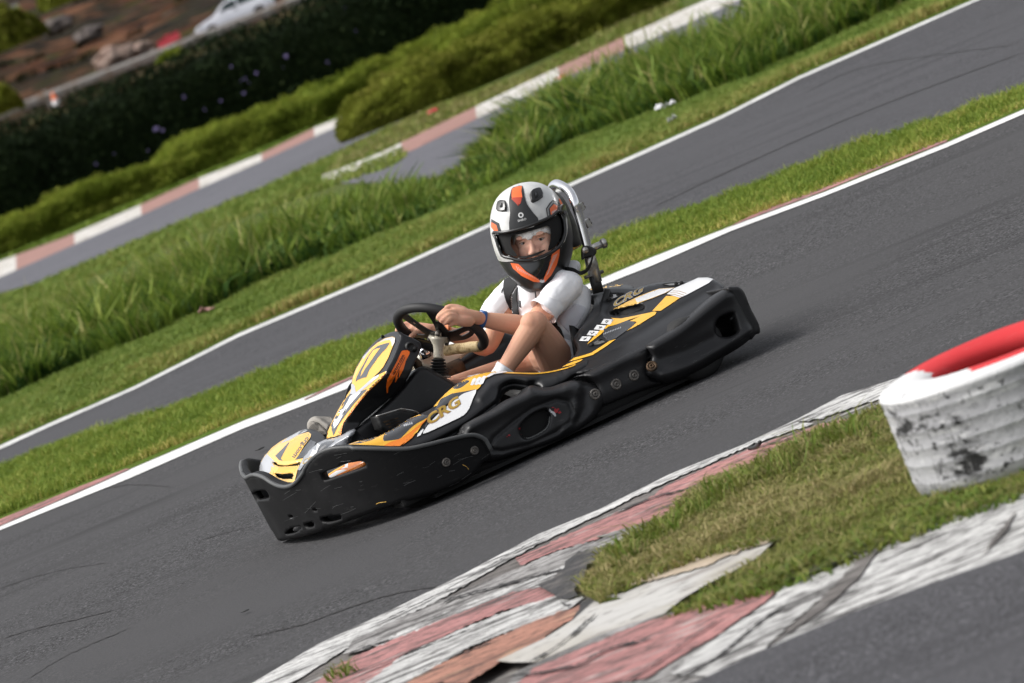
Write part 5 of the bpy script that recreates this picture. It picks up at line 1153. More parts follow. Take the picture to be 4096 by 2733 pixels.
# seat
st = MB(); V = []; secs = [(.34, .11, .175, .05), (.26, .10, .185, .07), (.15, .095, .185, .12), (.06, .13, .18, .20), (.03, .22, .175, .16), (.01, .30, .165, .11), (-.01, .365, .15, .05)]
for x, z, hw, wing in secs:
    for k in range(13):
        t = -1+k/6; V.append((x+wing*abs(t)**3*.75, t*hw, z+abs(t)**4*wing*(.9 if z < .2 else .05)))
F = [(i*13+k, i*13+k+1, (i+1)*13+k+1, (i+1)*13+k) for i in range(len(secs)-1) for k in range(12)]; n = len(V)
W_ = [(x-.012, y*1.04, z-.008) for x, y, z in V]; st.add(V+W_, F+[tuple(i+n for i in f[::-1]) for f in F]+[(b, a, a+n, b+n) for a, b in boundary(F)], 'rubber_black'); st.build('seat', kart)
# tank and exhaust seen past the steering column
tk = MB(); pillow(tk, cr(Z4([(455, 812), (468, 775), (520, 700), (545, 668), (640, 680), (820, 700), (1045, 704), (1000, 750), (905, 832), (770, 890), (640, 900), (500, 850)]), 3), (0, 1, .1), -.22, 'tank_white', R=9, bulge=.014, thick=.12, step=4, ridges=[(Z4([(500, 760), (560, 720), (620, 715)]), 3, -.008)]); tk.build('fuel_tank', kart)
mb = MB(); lathe(mb, [(.0, -.02), (.024, -.02), (.024, .012), (.02, .016), (0, .016)], 'chrome', c=K(*Z4([(548, 705)])[0], NY, -.24), axis=(.1, .2, 1), seg=20); mb.build('filler_cap', kart)
ex = MB(); tube(ex, [K(x, y, NY, -.24) for x, y in Z4([(700, 985), (800, 950), (880, 915), (960, 880)])], .032, 'exhaust', seg=18); ex.build('exhaust_pipe', kart)
mb = MB(); c_ = K(*Z4([(470, 850)])[0], NY, -.02); tube(mb, [c_+np.array([.01, 0, .035]), c_, c_+np.array([0, 0, -.03])], [.012, .016, .013], 'exhaust', seg=12); mb.build('throttle_joint', kart)

# ---- steering
WC = K(1011.6, 758.6, NY, 0.0); WN = Vector((-.722, -.227, .653)).normalized()
wu = Vector((0, 1, 0)); wu = (wu-WN*wu.dot(WN)).normalized(); wf = WN.cross(wu)  # wf: towards the front
if wf.x < 0: wf = -wf
RW = .150
def wp(a, r, h=0.0): # a measured from driver's left (near), towards the front
    return Vector(WC)+wu*(math.cos(a)*r)+wf*(math.sin(a)*r)+WN*h
sw = empty('steering_wheel', '', ''); 
for k_ in ('label', 'category'): del sw[k_]
sw.parent = kart; sw.empty_display_size = .05
def _kpx(P):
    d = KA.T @ np.asarray(P, float)+KO-CC; z = d@_F
    return ((d@CR)/z*FPX+2048)/S, (1366.5-(d@CU)/z*FPX)/S
_t = Z4([(975, 665)])[0]; _af = min(np.linspace(0, 2*math.pi, 721), key=lambda a: math.dist(_kpx(wp(a, RW*.8)), _t))
STEER = _af+math.pi/2; print('steer', math.degrees(STEER))
def rimr(a):   # flat towards the driver
    b = (a-STEER+math.pi/2+math.pi) % (2*math.pi)-math.pi
    return RW*(1-.20*math.exp(-(b/.52)**4))
mb = MB(); A = np.linspace(0, 2*math.pi, 97)[:-1]
fl = [a for a in A if abs(((a-STEER+math.pi/2+math.pi) % (2*math.pi))-math.pi) < .62]
tube(mb, [wp(a, rimr(a)) for a in A], .0165, 'wheel_rim', seg=16, closed=True, n0=WN); mb.build('rim', sw)
mb = MB(); bs = np.linspace(-.60, .60, 17)-math.pi/2+STEER
tube(mb, [wp(a, rimr(a)) for a in bs], .0185, 'leather_tan', seg=16)
for a0, a1 in zip(bs[1:-1:1], bs[2::1]):
    for q_ in (0, 1): tube(mb, [wp(a0 if q_ else a1, rimr(a0)+.012, .0155), wp(a1 if q_ else a0, rimr(a1)+.002, .0205)], .0011, 'text_black', seg=5)
mb.build('lacing_grip', sw)
# spokes: flat plate with cut-outs, three broad arms
def P2(a, r): return (math.cos(a)*r, math.sin(a)*r)
arms = [R_(8), R_(172), R_(52), R_(128)]
ol = []
def armpoly(a, w0, w1): 
    c, s_ = math.cos(a), math.sin(a)
    return [(c*.0-s_*-w0, s_*0+c*-w0), (c*RW-s_*-w1, s_*RW+c*-w1), (c*RW-s_*w1, s_*RW+c*w1), (c*0-s_*w0, s_*0+c*w0)]
spk = MB()
ringp = [(-.150, .020), (-.148, -.012), (-.115, -.040), (-.07, -.052), (-.03, -.048), (.03, -.048), (.07, -.052), (.115, -.040), (.148, -.012), (.150, .020), (.10, .012), (.055, .012), (.06, .05), (.082, .125), (.050, .140), (.030, .07), (.010, .030), (-.010, .030), (-.030, .07), (-.050, .140), (-.082, .125), (-.06, .05), (-.055, .012), (-.10, .012)]
holes2 = [[(.075, -.030), (.115, -.020), (.118, -.010), (.075, -.018)], [(-.075, -.030), (-.115, -.020), (-.118, -.010), (-.075, -.018)], [(.045, .07), (.053, .07), (.057, .085), (.05, .085)], [(-.045, .07), (-.053, .07), (-.057, .085), (-.05, .085)]]
P, F = tri2d(cr(ringp, 3), [cr(h_, 3) for h_ in holes2], .008)
cS, sS = math.cos(STEER), math.sin(STEER)
def sp3(x, y, h): x, y = x*cS-y*sS, x*sS+y*cS; return Vector(WC)+wu*x+wf*y+WN*h
dish = lambda x, y: -.020+.016*min(1, math.hypot(x, y)/.13)
V = [sp3(x, y, dish(x, y)) for x, y in P]; B = [sp3(x, y, dish(x, y)-.004) for x, y in P]; n = len(V)
spk.add(V+B, list(F)+[tuple(i+n for i in f[::-1]) for f in F]+[(b, a, a+n, b+n) for a, b in boundary(F)], 'spoke', False); spk.build('spokes', sw)
# hub, column, bellows
hb = MB(); base_c = Vector(K(*Z4([(700, 985)])[0], NY, 0.0)); top_c = Vector(WC)-WN*.026
ax = (top_c-base_c).normalized(); L_ = (top_c-base_c).length
AL = L_*.54; tube(hb, [top_c, top_c-ax*.010, top_c-ax*.026, top_c-ax*AL*.6, top_c-ax*AL*.92, top_c-ax*AL], [.032, .028, .019, .0165, .0165, .0175], 'cast_alloy', seg=20)
for a in (0, 2.1, 4.2):
    dirv = (wu*math.cos(a+.5)+wf*math.sin(a+.5)); tube(hb, [top_c-ax*.02, top_c+dirv*.022-WN*.003, top_c+dirv*.034], [.012, .011, .010], 'cast_alloy', seg=12)
    tube(hb, [top_c+dirv*.034-WN*.012, top_c+dirv*.034+WN*.008], .008, 'bolt', seg=8)
for h_ in (.042, .060): 
    side = ax.cross(Vector((1, 0, 0))).normalized(); tube(hb, [top_c-ax*h_+side*.005, top_c-ax*h_+side*.0160], .0046, 'rubber_black', seg=10); tube(hb, [top_c-ax*h_-side*.005, top_c-ax*h_-side*.0160], .0046, 'rubber_black', seg=10)
hb.build('hub', sw)
bo = MB(); prof = [(.014, 0)]; hh = 0; nr = 6; BL = L_-AL
for k in range(nr):
    r = .0215+.0105*(k/(nr-1)); prof += [(r*.80, hh+.002), (r*1.05, hh+BL/nr*.35), (r*1.12, hh+BL/nr*.55), (r*1.02, hh+BL/nr*.8), (r*.80, hh+BL/nr*.97)]; hh += BL/nr
lathe(bo, [(r, h_) for r, h_ in prof]+[(.03, hh+.01), (0, hh+.01)], 'rubber_black', c=top_c-ax*AL, axis=-ax, seg=32)
lathe(bo, [(.0, hh-.002), (.042, hh-.002), (.043, hh+.004), (0, hh+.004)], 'steel', c=top_c-ax*AL, axis=-ax, seg=28); bo.build('steering_boot', kart)
for sy in (-1, 1):
    mb = MB(); box(mb, (1.10, sy*.13, .20), (.02, .07, .10), 'steel', rot=Matrix.Rotation(.5, 3, 'Y'), bev=.004); mb.build('pedal', kart)

# ---- roll hoop and headrest
hx = lambda p, y: K(*p, NY, y)
Q3 = lambda p: Z3([p])[0]
near = [hx(Q3((1066, 925)), .13), hx(Q3((1030, 790)), .13)]
po = MB(); tube(po, near, .019, 'rubber_black', seg=18); po.build('hoop_socket', kart)
ho = MB(); leg = [hx(Q3(p), .13) for p in ((1040, 820), (1010, 690), (985, 590), (968, 520), (935, 390), (905, 290), (880, 215))]
arch = [hx(Q3((845, 140)), .10), hx(Q3((790, 92)), .05), hx(Q3((725, 74)), -.02)]
p_top = np.array(arch[-1]); farl = [p_top+np.array([0, -.07, -.03]), np.array([leg[4][0], -.14, leg[4][2]]), np.array([leg[2][0], -.15, leg[2][2]]), np.array([leg[0][0], -.15, leg[0][2]-.12])]
pts = cr([tuple(p) for p in leg[2:]+arch+farl], 6, False); tube(ho, pts, .0155, 'chrome', seg=18); hoop = ho.build('roll_hoop', kart)
sl2 = MB(); tube(sl2, [leg[0]-np.array([0, 0, .01]), leg[1], np.array(leg[2])], [.0205, .0205, .018], 'steel', seg=18)
c_ = np.array(leg[1])*.3+np.array(leg[0])*.7; tube(sl2, [c_+np.array([-.035, .0, -.003]), c_+np.array([.035, 0, .003])], .006, 'bolt', seg=8)
c_ = np.array(leg[2]); tube(sl2, [c_+np.array([-.055, .005, .0]), c_+np.array([-.01, .01, .002])], [.012, .012], 'steel', seg=12); tube(sl2, [c_+np.array([-.066, .005, 0]), c_+np.array([-.052, .005, .0])], .017, 'steel', seg=6)
sl2.build('clamp', kart)
brk = MB(); pillow(brk, cr(Z3([(942, 575), (960, 555), (1000, 560), (1045, 585), (1050, 610), (1025, 640), (965, 650), (945, 665), (940, 620)]), 3), NY, .155, 'rubber_black', R=3, bulge=.004, thick=.012, step=2.5); tube(brk, [hx(Q3((962, 590)), .15), hx(Q3((962, 590)), .168)], .011, 'steel', seg=16); brk.build('belt_bracket', kart)
tabs = None
for (a, b) in (((905, 225), (938, 285)), ((955, 352), (990, 412))):
    mb = MB(); p, q = hx(Q3(a), .125), hx(Q3(b), .125); mid_ = (p+q)/2; L2 = np.linalg.norm(q-p); R3 = Matrix.Rotation(math.atan2(q[0]-p[0], -(q[2]-p[2])), 3, 'Y')
    box(mb, mid_, (.016, .035, L2*.95), 'steel', rot=Matrix.Rotation(-math.atan2(p[0]-q[0], p[2]-q[2])*-1, 3, 'Y'), bev=.002)
    for t in (.28, .72): w_ = p*(1-t)+q*t; tube(mb, [w_, w_+np.array([-.016, .004, .004])], .0055, 'bolt', seg=6)
    mb.build('mounting_tab', hoop)
pad = MB(); pillow(pad, cr(Z3([(640, 118), (700, 118), (760, 150), (810, 210), (850, 290), (890, 380), (920, 480), (935, 545), (900, 575), (850, 600), (800, 600), (720, 500), (640, 300)]), 4), (-.25, 1, 0), .06, 'pad_brown', R=20, bulge=.035, thick=.12, step=5)
pbv = pad.bvh(); decal(pad, pbv, cr(Z3([(842, 575), (900, 560), (935, 540), (928, 560), (880, 590), (845, 605)]), 2), 'yellow', off=.002); pad.build('headrest', kart)
# ================================================================== the driver
def KP(P):
    d = KA.T @ np.asarray(P, float)+KO-CC; z = d@_F
    return ((d@CR)/z*FPX+2048)/S, (1366.5-(d@CU)/z*FPX)/S
mat('skin', (.64, .35, .235), .6, spec=.25, sss=.18, var=[(14, (.68, .33, .24), .50, .72, 4), (60, (.54, .30, .20), .62, .8, 3)], bump=(260, .15, .001))
mat('shirt', (.90, .90, .92), .85, sheen=.2, bump=[(24, .5, .010), (700, .35, .001)]); mat('shirt_mesh', (.74, .74, .79), .9, bump=(500, .6, .002)); mat('sock', (.82, .82, .84), .9, bump=(350, .6, .002)); mat('shorts', (.82, .82, .84), .85, bump=(24, .35, .006))
mat('balaclava', (.90, .88, .85), .85, var=[(50, (.45, .43, .40), .5, .68, 4)], bump=(400, .5, .002)); mat('lining', (.010, .010, .010), .9); mat('helmet_shell', (.66, .66, .64), .32, coat=.25, var=[(9, (.43, .43, .42), .5, .7, 4)])
mat('helmet_black', (.012, .012, .012), .34, coat=.2, bump=(600, .1, .001)); mat('helmet_gloss', (.006, .006, .006), .07, coat=.8); mat('helmet_orange', (.85, .15, .035), .42); mat('helmet_red', (.42, .045, .02), .4); mat('helmet_grey', (.28, .28, .28), .4); mat('helmet_white', (.62, .62, .61), .35)
mat('eye', (.03, .02, .015), .12); mat('eye_white', (.45, .40, .38), .3); mat('lip', (.42, .14, .11), .5); mat('brow', (.17, .09, .05), .8)
mat('shoe_grey', (.30, .28, .25), .85, bump=(200, .4, .003)); mat('shoe_sole', (.23, .21, .185), .8, bump=(40, .2, .003)); mat('sole_groove', (.03, .028, .026), .9); mat('band_blue', (.015, .10, .32), .45); mat('band_white', (.6, .64, .7), .5); mat('band_orange', (.65, .20, .06), .5)

def fuse(name, mb, vox, m, parent, smooth=6, disp=None, subs=0):
    o = mb.build('tmp'); o.data.materials.clear(); o.data.materials.append(MATS[m])
    r = o.modifiers.new('r', 'REMESH'); r.mode = 'VOXEL'; r.voxel_size = vox; r.use_smooth_shade = True
    s_ = o.modifiers.new('s', 'SMOOTH'); s_.factor = .5; s_.iterations = smooth
    dg = bpy.context.evaluated_depsgraph_get(); me = bpy.data.meshes.new_from_object(o.evaluated_get(dg)); bpy.data.objects.remove(o)
    if disp: 
        nr_ = [v.normal.copy() for v in me.vertices]
        for v, n_ in zip(me.vertices, nr_): v.co += n_*disp(v.co)
    me.materials.clear(); me.materials.append(MATS[m]); me.name = name
    for p in me.polygons: p.use_smooth = True; p.material_index = 0
    q = bpy.data.objects.new(name, me); COL.objects.link(q)
    if parent: q.parent = parent
    return q
def ball(mb, c, r, m='skin', rot=None, seg=16):
    r = (r, r, r) if not hasattr(r, '__len__') else r
    bm = bmesh.new(); bmesh.ops.create_uvsphere(bm, u_segments=seg, v_segments=seg//2+2, radius=1); V = []
    for v in bm.verts:
        q = Vector((v.co.x*r[0], v.co.y*r[1], v.co.z*r[2])); V.append((rot @ q if rot is not None else q)+Vector(c))
    bm.verts.index_update(); mb.add(V, [[v.index for v in f.verts] for f in bm.faces], m); bm.free()
def limb(mb, pts, rad, m='skin', seg=16, n=5, **k):
    P = cr([tuple(list(map(float, p))+[r]) for p, r in zip(pts, rad)], n, False)
    tube(mb, [p[:3] for p in P], [p[3] for p in P], m, seg=seg, **k); ball(mb, pts[0], rad[0], m); ball(mb, pts[-1], rad[-1], m)
    return [p[:3] for p in P], [p[3] for p in P]
kz3 = lambda p, y: K(*Z3([p])[0], NY, y)
kz4 = lambda p, y: K(*Z4([p])[0], NY, y)
def rim_at(px, py):
    best = min(np.linspace(0, 2*math.pi, 721), key=lambda a: (KP(wp(a, rimr(a)))[0]-px)**2+(KP(wp(a, rimr(a)))[1]-py)**2); return best
driver = empty('person', 'young driver in white shirt, white shorts and full face helmet steering the kart', 'person', tuple(KO), math.pi+YAW)

# skeleton
shN, shF = kz3((815, 865), .13), kz3((400, 905), -.13)
elN, wrN = kz3((530, 1195), .135), kz3((150, 1132), .125)
elF, wrF = K(1118, 795, NY, -.19), K(1004, 757, NY, -.13)
neck = kz3((585, 850), .01); chest = kz3((690, 985), 0.0); belly = kz3((715, 1180), 0.01); pelv = kz3((715, 1370), .01)
hipN, hipF = kz3((735, 1450), .11), kz3((690, 1450), -.07)
knN, anN = kz3((572, 1166), .245), kz3((318, 1545), .20)
knF, anF = K(1200, 838, NY, -.13), K(1030, 885, NY, -.12)
# near hand on the rim
aN = rim_at(*Z4([(905, 300)])[0]); aF = rim_at(*Z4([(330, 500)])[0])
sk = MB()
limb(sk, [shN, (shN+elN)/2, elN+(shN-elN)*.06], [.040, .0375, .033]); 
limb(sk, [elN+(shN-elN)*.06, elN, elN*.70+wrN*.30, elN*.3+wrN*.7, wrN], [.033, .0345, .0355, .0295, .0250])
limb(sk, [shF, (shF+elF)/2, elF, elF*.7+wrF*.3, elF*.3+wrF*.7, wrF], [.038, .035, .031, .032, .025, .0205])
limb(sk, [hipN, hipN*.5+knN*.5, knN+(hipN-knN)*.10], [.064, .055, .043])
limb(sk, [knN, knN*.68+anN*.32, knN*.35+anN*.65, anN], [.0420, .0405, .0335, .0275])
ball(sk, knN+np.array([.012, .0, .006]), .0390)
limb(sk, [hipF, knF, anF], [.062, .044, .028]); limb(sk, [neck+np.array([0, 0, -.03]), neck+np.array([.0, 0, .05])], [.042, .040])
limb(sk, [pelv, belly, chest, neck], [.09, .085, .09, .05]); ball(sk, neck+np.array([.02, 0, .10]), (.06, .055, .08))
def hand(wr, a0, sgn, spread, hz_dir, thumb_dir):
    """hand closed round the rim at angle a0: palm over the rim, four fingers curled under it, thumb along the inner side"""
    c = wp(a0, rimr(a0)); t = (wp(a0+.05, rimr(a0+.05))-wp(a0-.05, rimr(a0-.05))).normalized()*sgn
    out = (c-Vector(WC)).normalized(); up = WN
    wrv = Vector(wr); v = (c-wrv); 
    palm_c = c+up*.020+(wrv-c).normalized()*.020
    return c, t, out, up, palm_c
# near hand: explicit knuckle chains measured from the photograph, wrapped over the rim
def chain(pts, r, mb=sk): limb(mb, pts, r, seg=12, n=4)
h = lambda p, y: kz4(p, y)
ycN = wp(aN, rimr(aN)).y
Y0 = .115
print('hand rim', aN, aF, tuple(wp(aN, rimr(aN))), 'wrist', wrN)
rimc = Vector(wp(aN, rimr(aN))); Yr = rimc.y
pm = [(h((1120, 330), Yr+.015), .0225), (h((1040, 318), Yr+.014), .0235), (h((960, 300), Yr+.010), .0245), (h((885, 290), Yr+.006), .0225)]
limb(sk, [p for p, _ in pm], [r for _, r in pm])
limb(sk, [wrN, pm[0][0]], [.0225, .0225])
limb(sk, [h((1040, 370), Yr+.024), h((960, 372), Yr+.026), h((905, 365), Yr+.026)], [.0195, .0195, .017])       # heel of the hand, lower edge
ball(sk, h((905, 250), Yr-.005), (.017, .02, .014))
# fingers: index stretched along the rim top, the others curling over it
chain([h((900, 245), Yr+.004), h((820, 225), Yr-.002), h((772, 262), Yr+.002), h((716, 312), Yr+.008), h((700, 335), Yr+.010)], [.0118, .0108, .0108, .0098, .0088])
chain([h((885, 285), Yr+.020), h((815, 275), Yr+.020), h((752, 305), Yr+.021), h((700, 338), Yr+.020)], [.0120, .0110, .0104, .0090])
chain([h((890, 325), Yr+.030), h((822, 312), Yr+.034), h((770, 345), Yr+.032), h((735, 368), Yr+.026)], [.0112, .0104, .0098, .0088])
chain([h((900, 362), Yr+.034), h((840, 348), Yr+.040), h((800, 378), Yr+.036), h((772, 395), Yr+.028)], [.0105, .0098, .0090, .0080])
chain([h((930, 395), Yr+.030), h((880, 392), Yr+.036), h((845, 408), Yr+.032), h((828, 420), Yr+.024)], [.0098, .0088, .0080, .0072])
chain([h((980, 250), Yr-.012), h((900, 222), Yr-.022), h((840, 215), Yr-.024), h((790, 226), Yr-.022)], [.0125, .0115, .0105, .0092])   # thumb on the far side
# far hand gripping the left of the rim
Yf = Vector(wp(aF, rimr(aF))).y
f = lambda p, y: kz4(p, y)
limb(sk, [wrF, f((620, 470), Yf+.03), f((540, 465), Yf+.02), f((455, 450), Yf+.005)], [.0205, .0205, .0225, .0205])
limb(sk, [f((560, 500), Yf+.03), f((480, 490), Yf+.02)], [.017, .017])
chain([f((460, 425), Yf-.004), f((390, 408), Yf-.012), f((330, 412), Yf-.02), f((262, 450), Yf-.018), f((246, 478), Yf-.012)], [.0115, .0108, .0104, .0095, .0085])
chain([f((450, 450), Yf+.0), f((380, 440), Yf-.01), f((310, 450), Yf-.022), f((268, 492), Yf-.016)], [.0112, .0106, .0100, .0088])
chain([f((450, 475), Yf+.005), f((385, 468), Yf-.006), f((330, 480), Yf-.02), f((296, 512), Yf-.012)], [.0108, .0100, .0094, .0084])
chain([f((455, 500), Yf+.008), f((400, 500), Yf-.002), f((350, 515), Yf-.015)], [.0100, .0092, .0082])
chain([f((545, 500), Yf+.036), f((480, 490), Yf+.040), f((435, 515), Yf+.036), f((400, 545), Yf+.032)], [.0130, .0118, .0105, .0092])
body = fuse('body', sk, .0036, 'skin', driver, smooth=4)

# ---- clothing
sh = MB()
limb(sh, [pelv+np.array([-.01, 0, -.02]), belly+np.array([-.012, 0, 0]), chest*.6+belly*.4+np.array([-.012, 0, 0]), chest+np.array([-.005, 0, 0]), neck*.55+chest*.45], [.088, .093, .098, .100, .074], 'shirt', seg=24)
limb(sh, [shN, shN*.5+shF*.5+np.array([.0, 0, .012]), shF], [.052, .062, .050], 'shirt')
limb(sh, [kz3((905, 960), .09), kz3((880, 1060), .09), kz3((790, 1220), .08)], [.045, .052, .042], 'shirt')     # cloth hanging at the back
limb(sh, [kz3((520, 960), .04), kz3((530, 1100), .05)], [.055, .055], 'shirt')
slN = kz3((712, 985), .165); limb(sh, [shN, shN*.45+slN*.55, slN], [.052, .052, .050], 'shirt')
slF = K(1133, 712, NY, -.165); limb(sh, [shF, shF*.5+slF*.5, slF], [.050, .047, .045], 'shirt')
ball(sh, kz3((845, 735), .02), (.035, .04, .028), 'shirt'); ball(sh, neck+np.array([-.02, 0, .015]), (.055, .062, .03), 'shirt')
def fold(co):
    q = co; w_ = noise.noise(Vector((q.x*9+q.z*4, q.y*5, q.z*14)))*.0052+noise.noise(Vector((q.x*22, q.y*14+q.z*10, q.z*26)))*.0028
    w_ += .0022*math.sin((q.x*.8+q.z*1.2)*95+4*noise.noise(q*9))*max(0, noise.noise(q*6)+.25); return w_
shirt = fuse('shirt', sh, .0042, 'shirt', driver, smooth=7, disp=fold)
sbv = BVHTree.FromPolygons([v.co for v in shirt.data.vertices], [tuple(p.vertices) for p in shirt.data.polygons])
hem = MB(); tube(hem, [Vector(slN)+(Vector(slN)-Vector(shN)).normalized()*.046+Vector((0, 0, 0))]*1+[Vector(slN)+(Vector(slN)-Vector(shN)).normalized()*.047], .03, 'shirt') if False else None
# open sleeve cuff
def cuff(c, d, r0, r1, L_, name='sleeve_cuff'):
    mb = MB(); d = Vector(d).normalized(); lathe(mb, [(r0, -L_), (r0*1.03, -L_*.4), (r1, 0), (r1*.985, .003), (r1*.95, .001), (r0*.93, -L_*.5), (r0*.8, -L_)], 'shirt', c=Vector(c), axis=d, seg=40)
    mb.v = [tuple(Vector(v)+Vector((0, 0, 1))*.004*noise.noise(Vector(v)*22)) for v in mb.v]; mb.build(name, shirt)
dN = Vector(elN)-Vector(shN); dN.normalize(); cuff(Vector(slN)+dN*.052, dN, .047, .0535, .05)
dF = Vector(elF)-Vector(shF); dF.normalize(); cuff(Vector(slF)+dF*.040, dF, .042, .046, .04)
def on_shirt(name, Zf, pts, m, off, thick, par, bv=None, step=3.0, k=3, label=None):
    mb = MB(); decal(mb, bv or sbv, cr(Zf(pts), k), m, off=off, step=step, raw=True)
    if not mb.f: print('empty', name); return
    V = np.array(mb.v); n = len(V); d = np.array(kray(*Z3([(600, 900)])[0])); d /= np.linalg.norm(d)
    F = list(mb.f); mb.v += [tuple(q) for q in V+d*thick]; 
    for f_ in [tuple(i+n for i in f_[::-1]) for f_ in F]+[(b, a, a+n, b+n) for a, b in boundary(F)]: mb.f.append(f_); mb.m.append(0); mb.sm.append(False)
    return mb.build(name, par)
belt = empty('harness', '', ''); del belt['label']; del belt['category']; belt.parent = kart; belt.empty_display_size = .05
on_shirt('shoulder_strap', Z3, [(324, 905), (328, 835), (346, 792), (388, 766), (430, 795), (446, 835), (434, 880), (432, 960), (440, 1040), (444, 1104), (392, 1102), (368, 1050), (338, 980)], 'webbing', .006, .006, belt)
on_shirt('waist_strap', Z3, [(683, 1150), (715, 1118), (742, 1150), (765, 1210), (800, 1290), (796, 1330), (770, 1336), (735, 1290), (705, 1215)], 'webbing', .012, .012, belt)
on_shirt('buckle', Z3, [(738, 1200), (760, 1190), (780, 1215), (792, 1290), (770, 1310), (748, 1270)], 'text_black', .020, .012, belt, k=2)
on_shirt('logo_patch', Z3, [(441, 985), (456, 988), (459, 1044), (444, 1032)], 'text_black', .003, .002, shirt, k=1)
on_shirt('drawcord', Z3, [(560, 848), (569, 850), (572, 920), (580, 965), (576, 985), (568, 960), (564, 900)], 'text_black', .004, .003, shirt, k=2)
on_shirt('neck_opening', Z3, [(508, 838), (560, 846), (548, 868), (527, 880), (520, 862)], 'skin', .002, .001, shirt, k=2)
on_shirt('side_panel', Z3, [(855, 1040), (880, 1010), (950, 1030), (965, 1060), (930, 1130), (880, 1200), (830, 1230), (760, 1150), (740, 1105), (800, 1070)], 'shirt_mesh', .0012, .001, shirt, k=2)
for k_ in range(3): on_shirt('sleeve_stripe', Z3, [(302+8*k_, 925-14*k_), (309+8*k_, 900-13*k_), (316+7*k_, 890-12*k_), (310+8*k_, 925-14*k_)], 'text_black', .003, .002, shirt, k=1, step=1.5)
# strap from helmet to the bracket
def ribbon(name, pts, w_, th, m, par, n0):
    mb = MB(); tube(mb, cr([tuple(p) for p in pts], 6, False), 1.0, m, seg=8, ell=(w_, th), n0=n0); return mb.build(name, par)
ribbon('loose_strap', [kz3((770, 742), .06), kz3((835, 738), .10), kz3((880, 748), .13), kz3((925, 770), .155), kz3((975, 745), .165), kz3((1005, 695), .168), kz3((1022, 630), .165)], .008, .0016, 'webbing', belt, (0, .5, .8))

so_ = MB(); ball(so_, kz3((745, 1410), .03), .072, 'shorts'); ball(so_, kz3((752, 1440), .10), .0715, 'shorts')
fuse('shorts', so_, .005, 'shorts', driver, smooth=5)
def legband(name, a, b, t0, t1, r0, r1, m, par=driver, wob=.002):
    mb = MB(); P = [a*(1-t)+b*t for t in np.linspace(t0, t1, 9)]; R = [r0+(r1-r0)*i/8 for i in range(9)]; R[0] *= 1.04; R[1] *= 1.05
    tube(mb, P, R, m, seg=28); mb.v = [tuple(Vector(v)+Vector((1, 1, 1))*wob*noise.noise(Vector(v)*30)) for v in mb.v]; return mb.build(name, par)
legband('sock', knN, anN, .90, 1.3, .034, .033, 'sock'); 
mb = MB(); ft = anN+(anN-knN)*.28; limb(mb, [ft, ft+np.array([.06, 0, -.02]), ft+np.array([.15, 0, -.03])], [.035, .036, .028], 'shoe_grey'); fuse('shoe', mb, .006, 'shoe_grey', driver)
mb = MB(); limb(mb, [K(*Z4([(1040, 1010)])[0], NY, -.03), K(*Z4([(1160, 990)])[0], NY, -.03)], [.010, .012], 'sock'); mb.build('sock', driver)
limb_ = MB(); limb(limb_, [K(960, 905, NY, -.15), K(900, 925, NY, -.17), K(800, 960, NY, -.19)], [.026, .026, .028], 'sock'); limb_.build('sock', driver)
mb = MB(); limb(mb, [K(*Z4([(800, 1075)])[0], NY, -.02), K(*Z4([(900, 1050)])[0], NY, -.02), K(*Z4([(1040, 1025)])[0], NY, -.03)], [.011, .012, .013]); mb.build('shin', driver)
# sole of the far shoe, seen from the front
shoe = MB(); so_n = (.75, .45, .30); so_c = float(np.dot(so_n, K(*Z1([(505, 850)])[0], NY, -.19)))
upper_o = ZV([(1118, 330), (1128, 240), (1188, 160), (1280, 124), (1370, 148), (1450, 208), (1565, 292), (1560, 400), (1510, 492), (1350, 540), (1185, 578), (1150, 480)])
pillow(shoe, cr(upper_o, 4), so_n, so_c-.010, 'shoe_grey', R=8, bulge=.022, thick=.06, step=2.8); shoe_o = shoe.build('shoe', driver)
sm_ = MB(); pillow(sm_, cr(ZV([(1132, 340), (1148, 262), (1180, 222), (1260, 238), (1340, 280), (1410, 340), (1495, 430), (1500, 484), (1350, 530), (1205, 562), (1152, 450)]), 4), so_n, so_c+.004, 'shoe_sole', R=3, bulge=.005, thick=.02, step=2.2)
smb = sm_.bvh()
for cx, cy, rr_, a0, a1, asp in [(1330, 440, r_, 2.9, 4.9, 1.0) for r_ in (60, 85, 110, 135, 160, 185)]+[(1400, 520, r_, 2.8, 5.3, .8) for r_ in (30, 55, 80, 105, 130)]:
    q = [(cx+rr_*math.cos(t), cy+rr_*asp*math.sin(t)) for t in np.linspace(a0, a1, 12)]; q2 = [(cx+(rr_-9)*math.cos(t), cy+(rr_-9)*asp*math.sin(t)) for t in np.linspace(a0, a1, 12)]
    decal(sm_, smb, ZV(q)+ZV(q2)[::-1], 'sole_groove', off=.002, step=2)
sm_.build('sole', shoe_o)
mb = MB(); pillow(mb, cr(ZV([(1182, 582), (1340, 535), (1505, 488), (1505, 570), (1345, 662), (1252, 720)]), 2), so_n, so_c-.004, 'plastic_side', R=2, bulge=.003, thick=.02, step=3); mb.build('pedal_plate', kart)

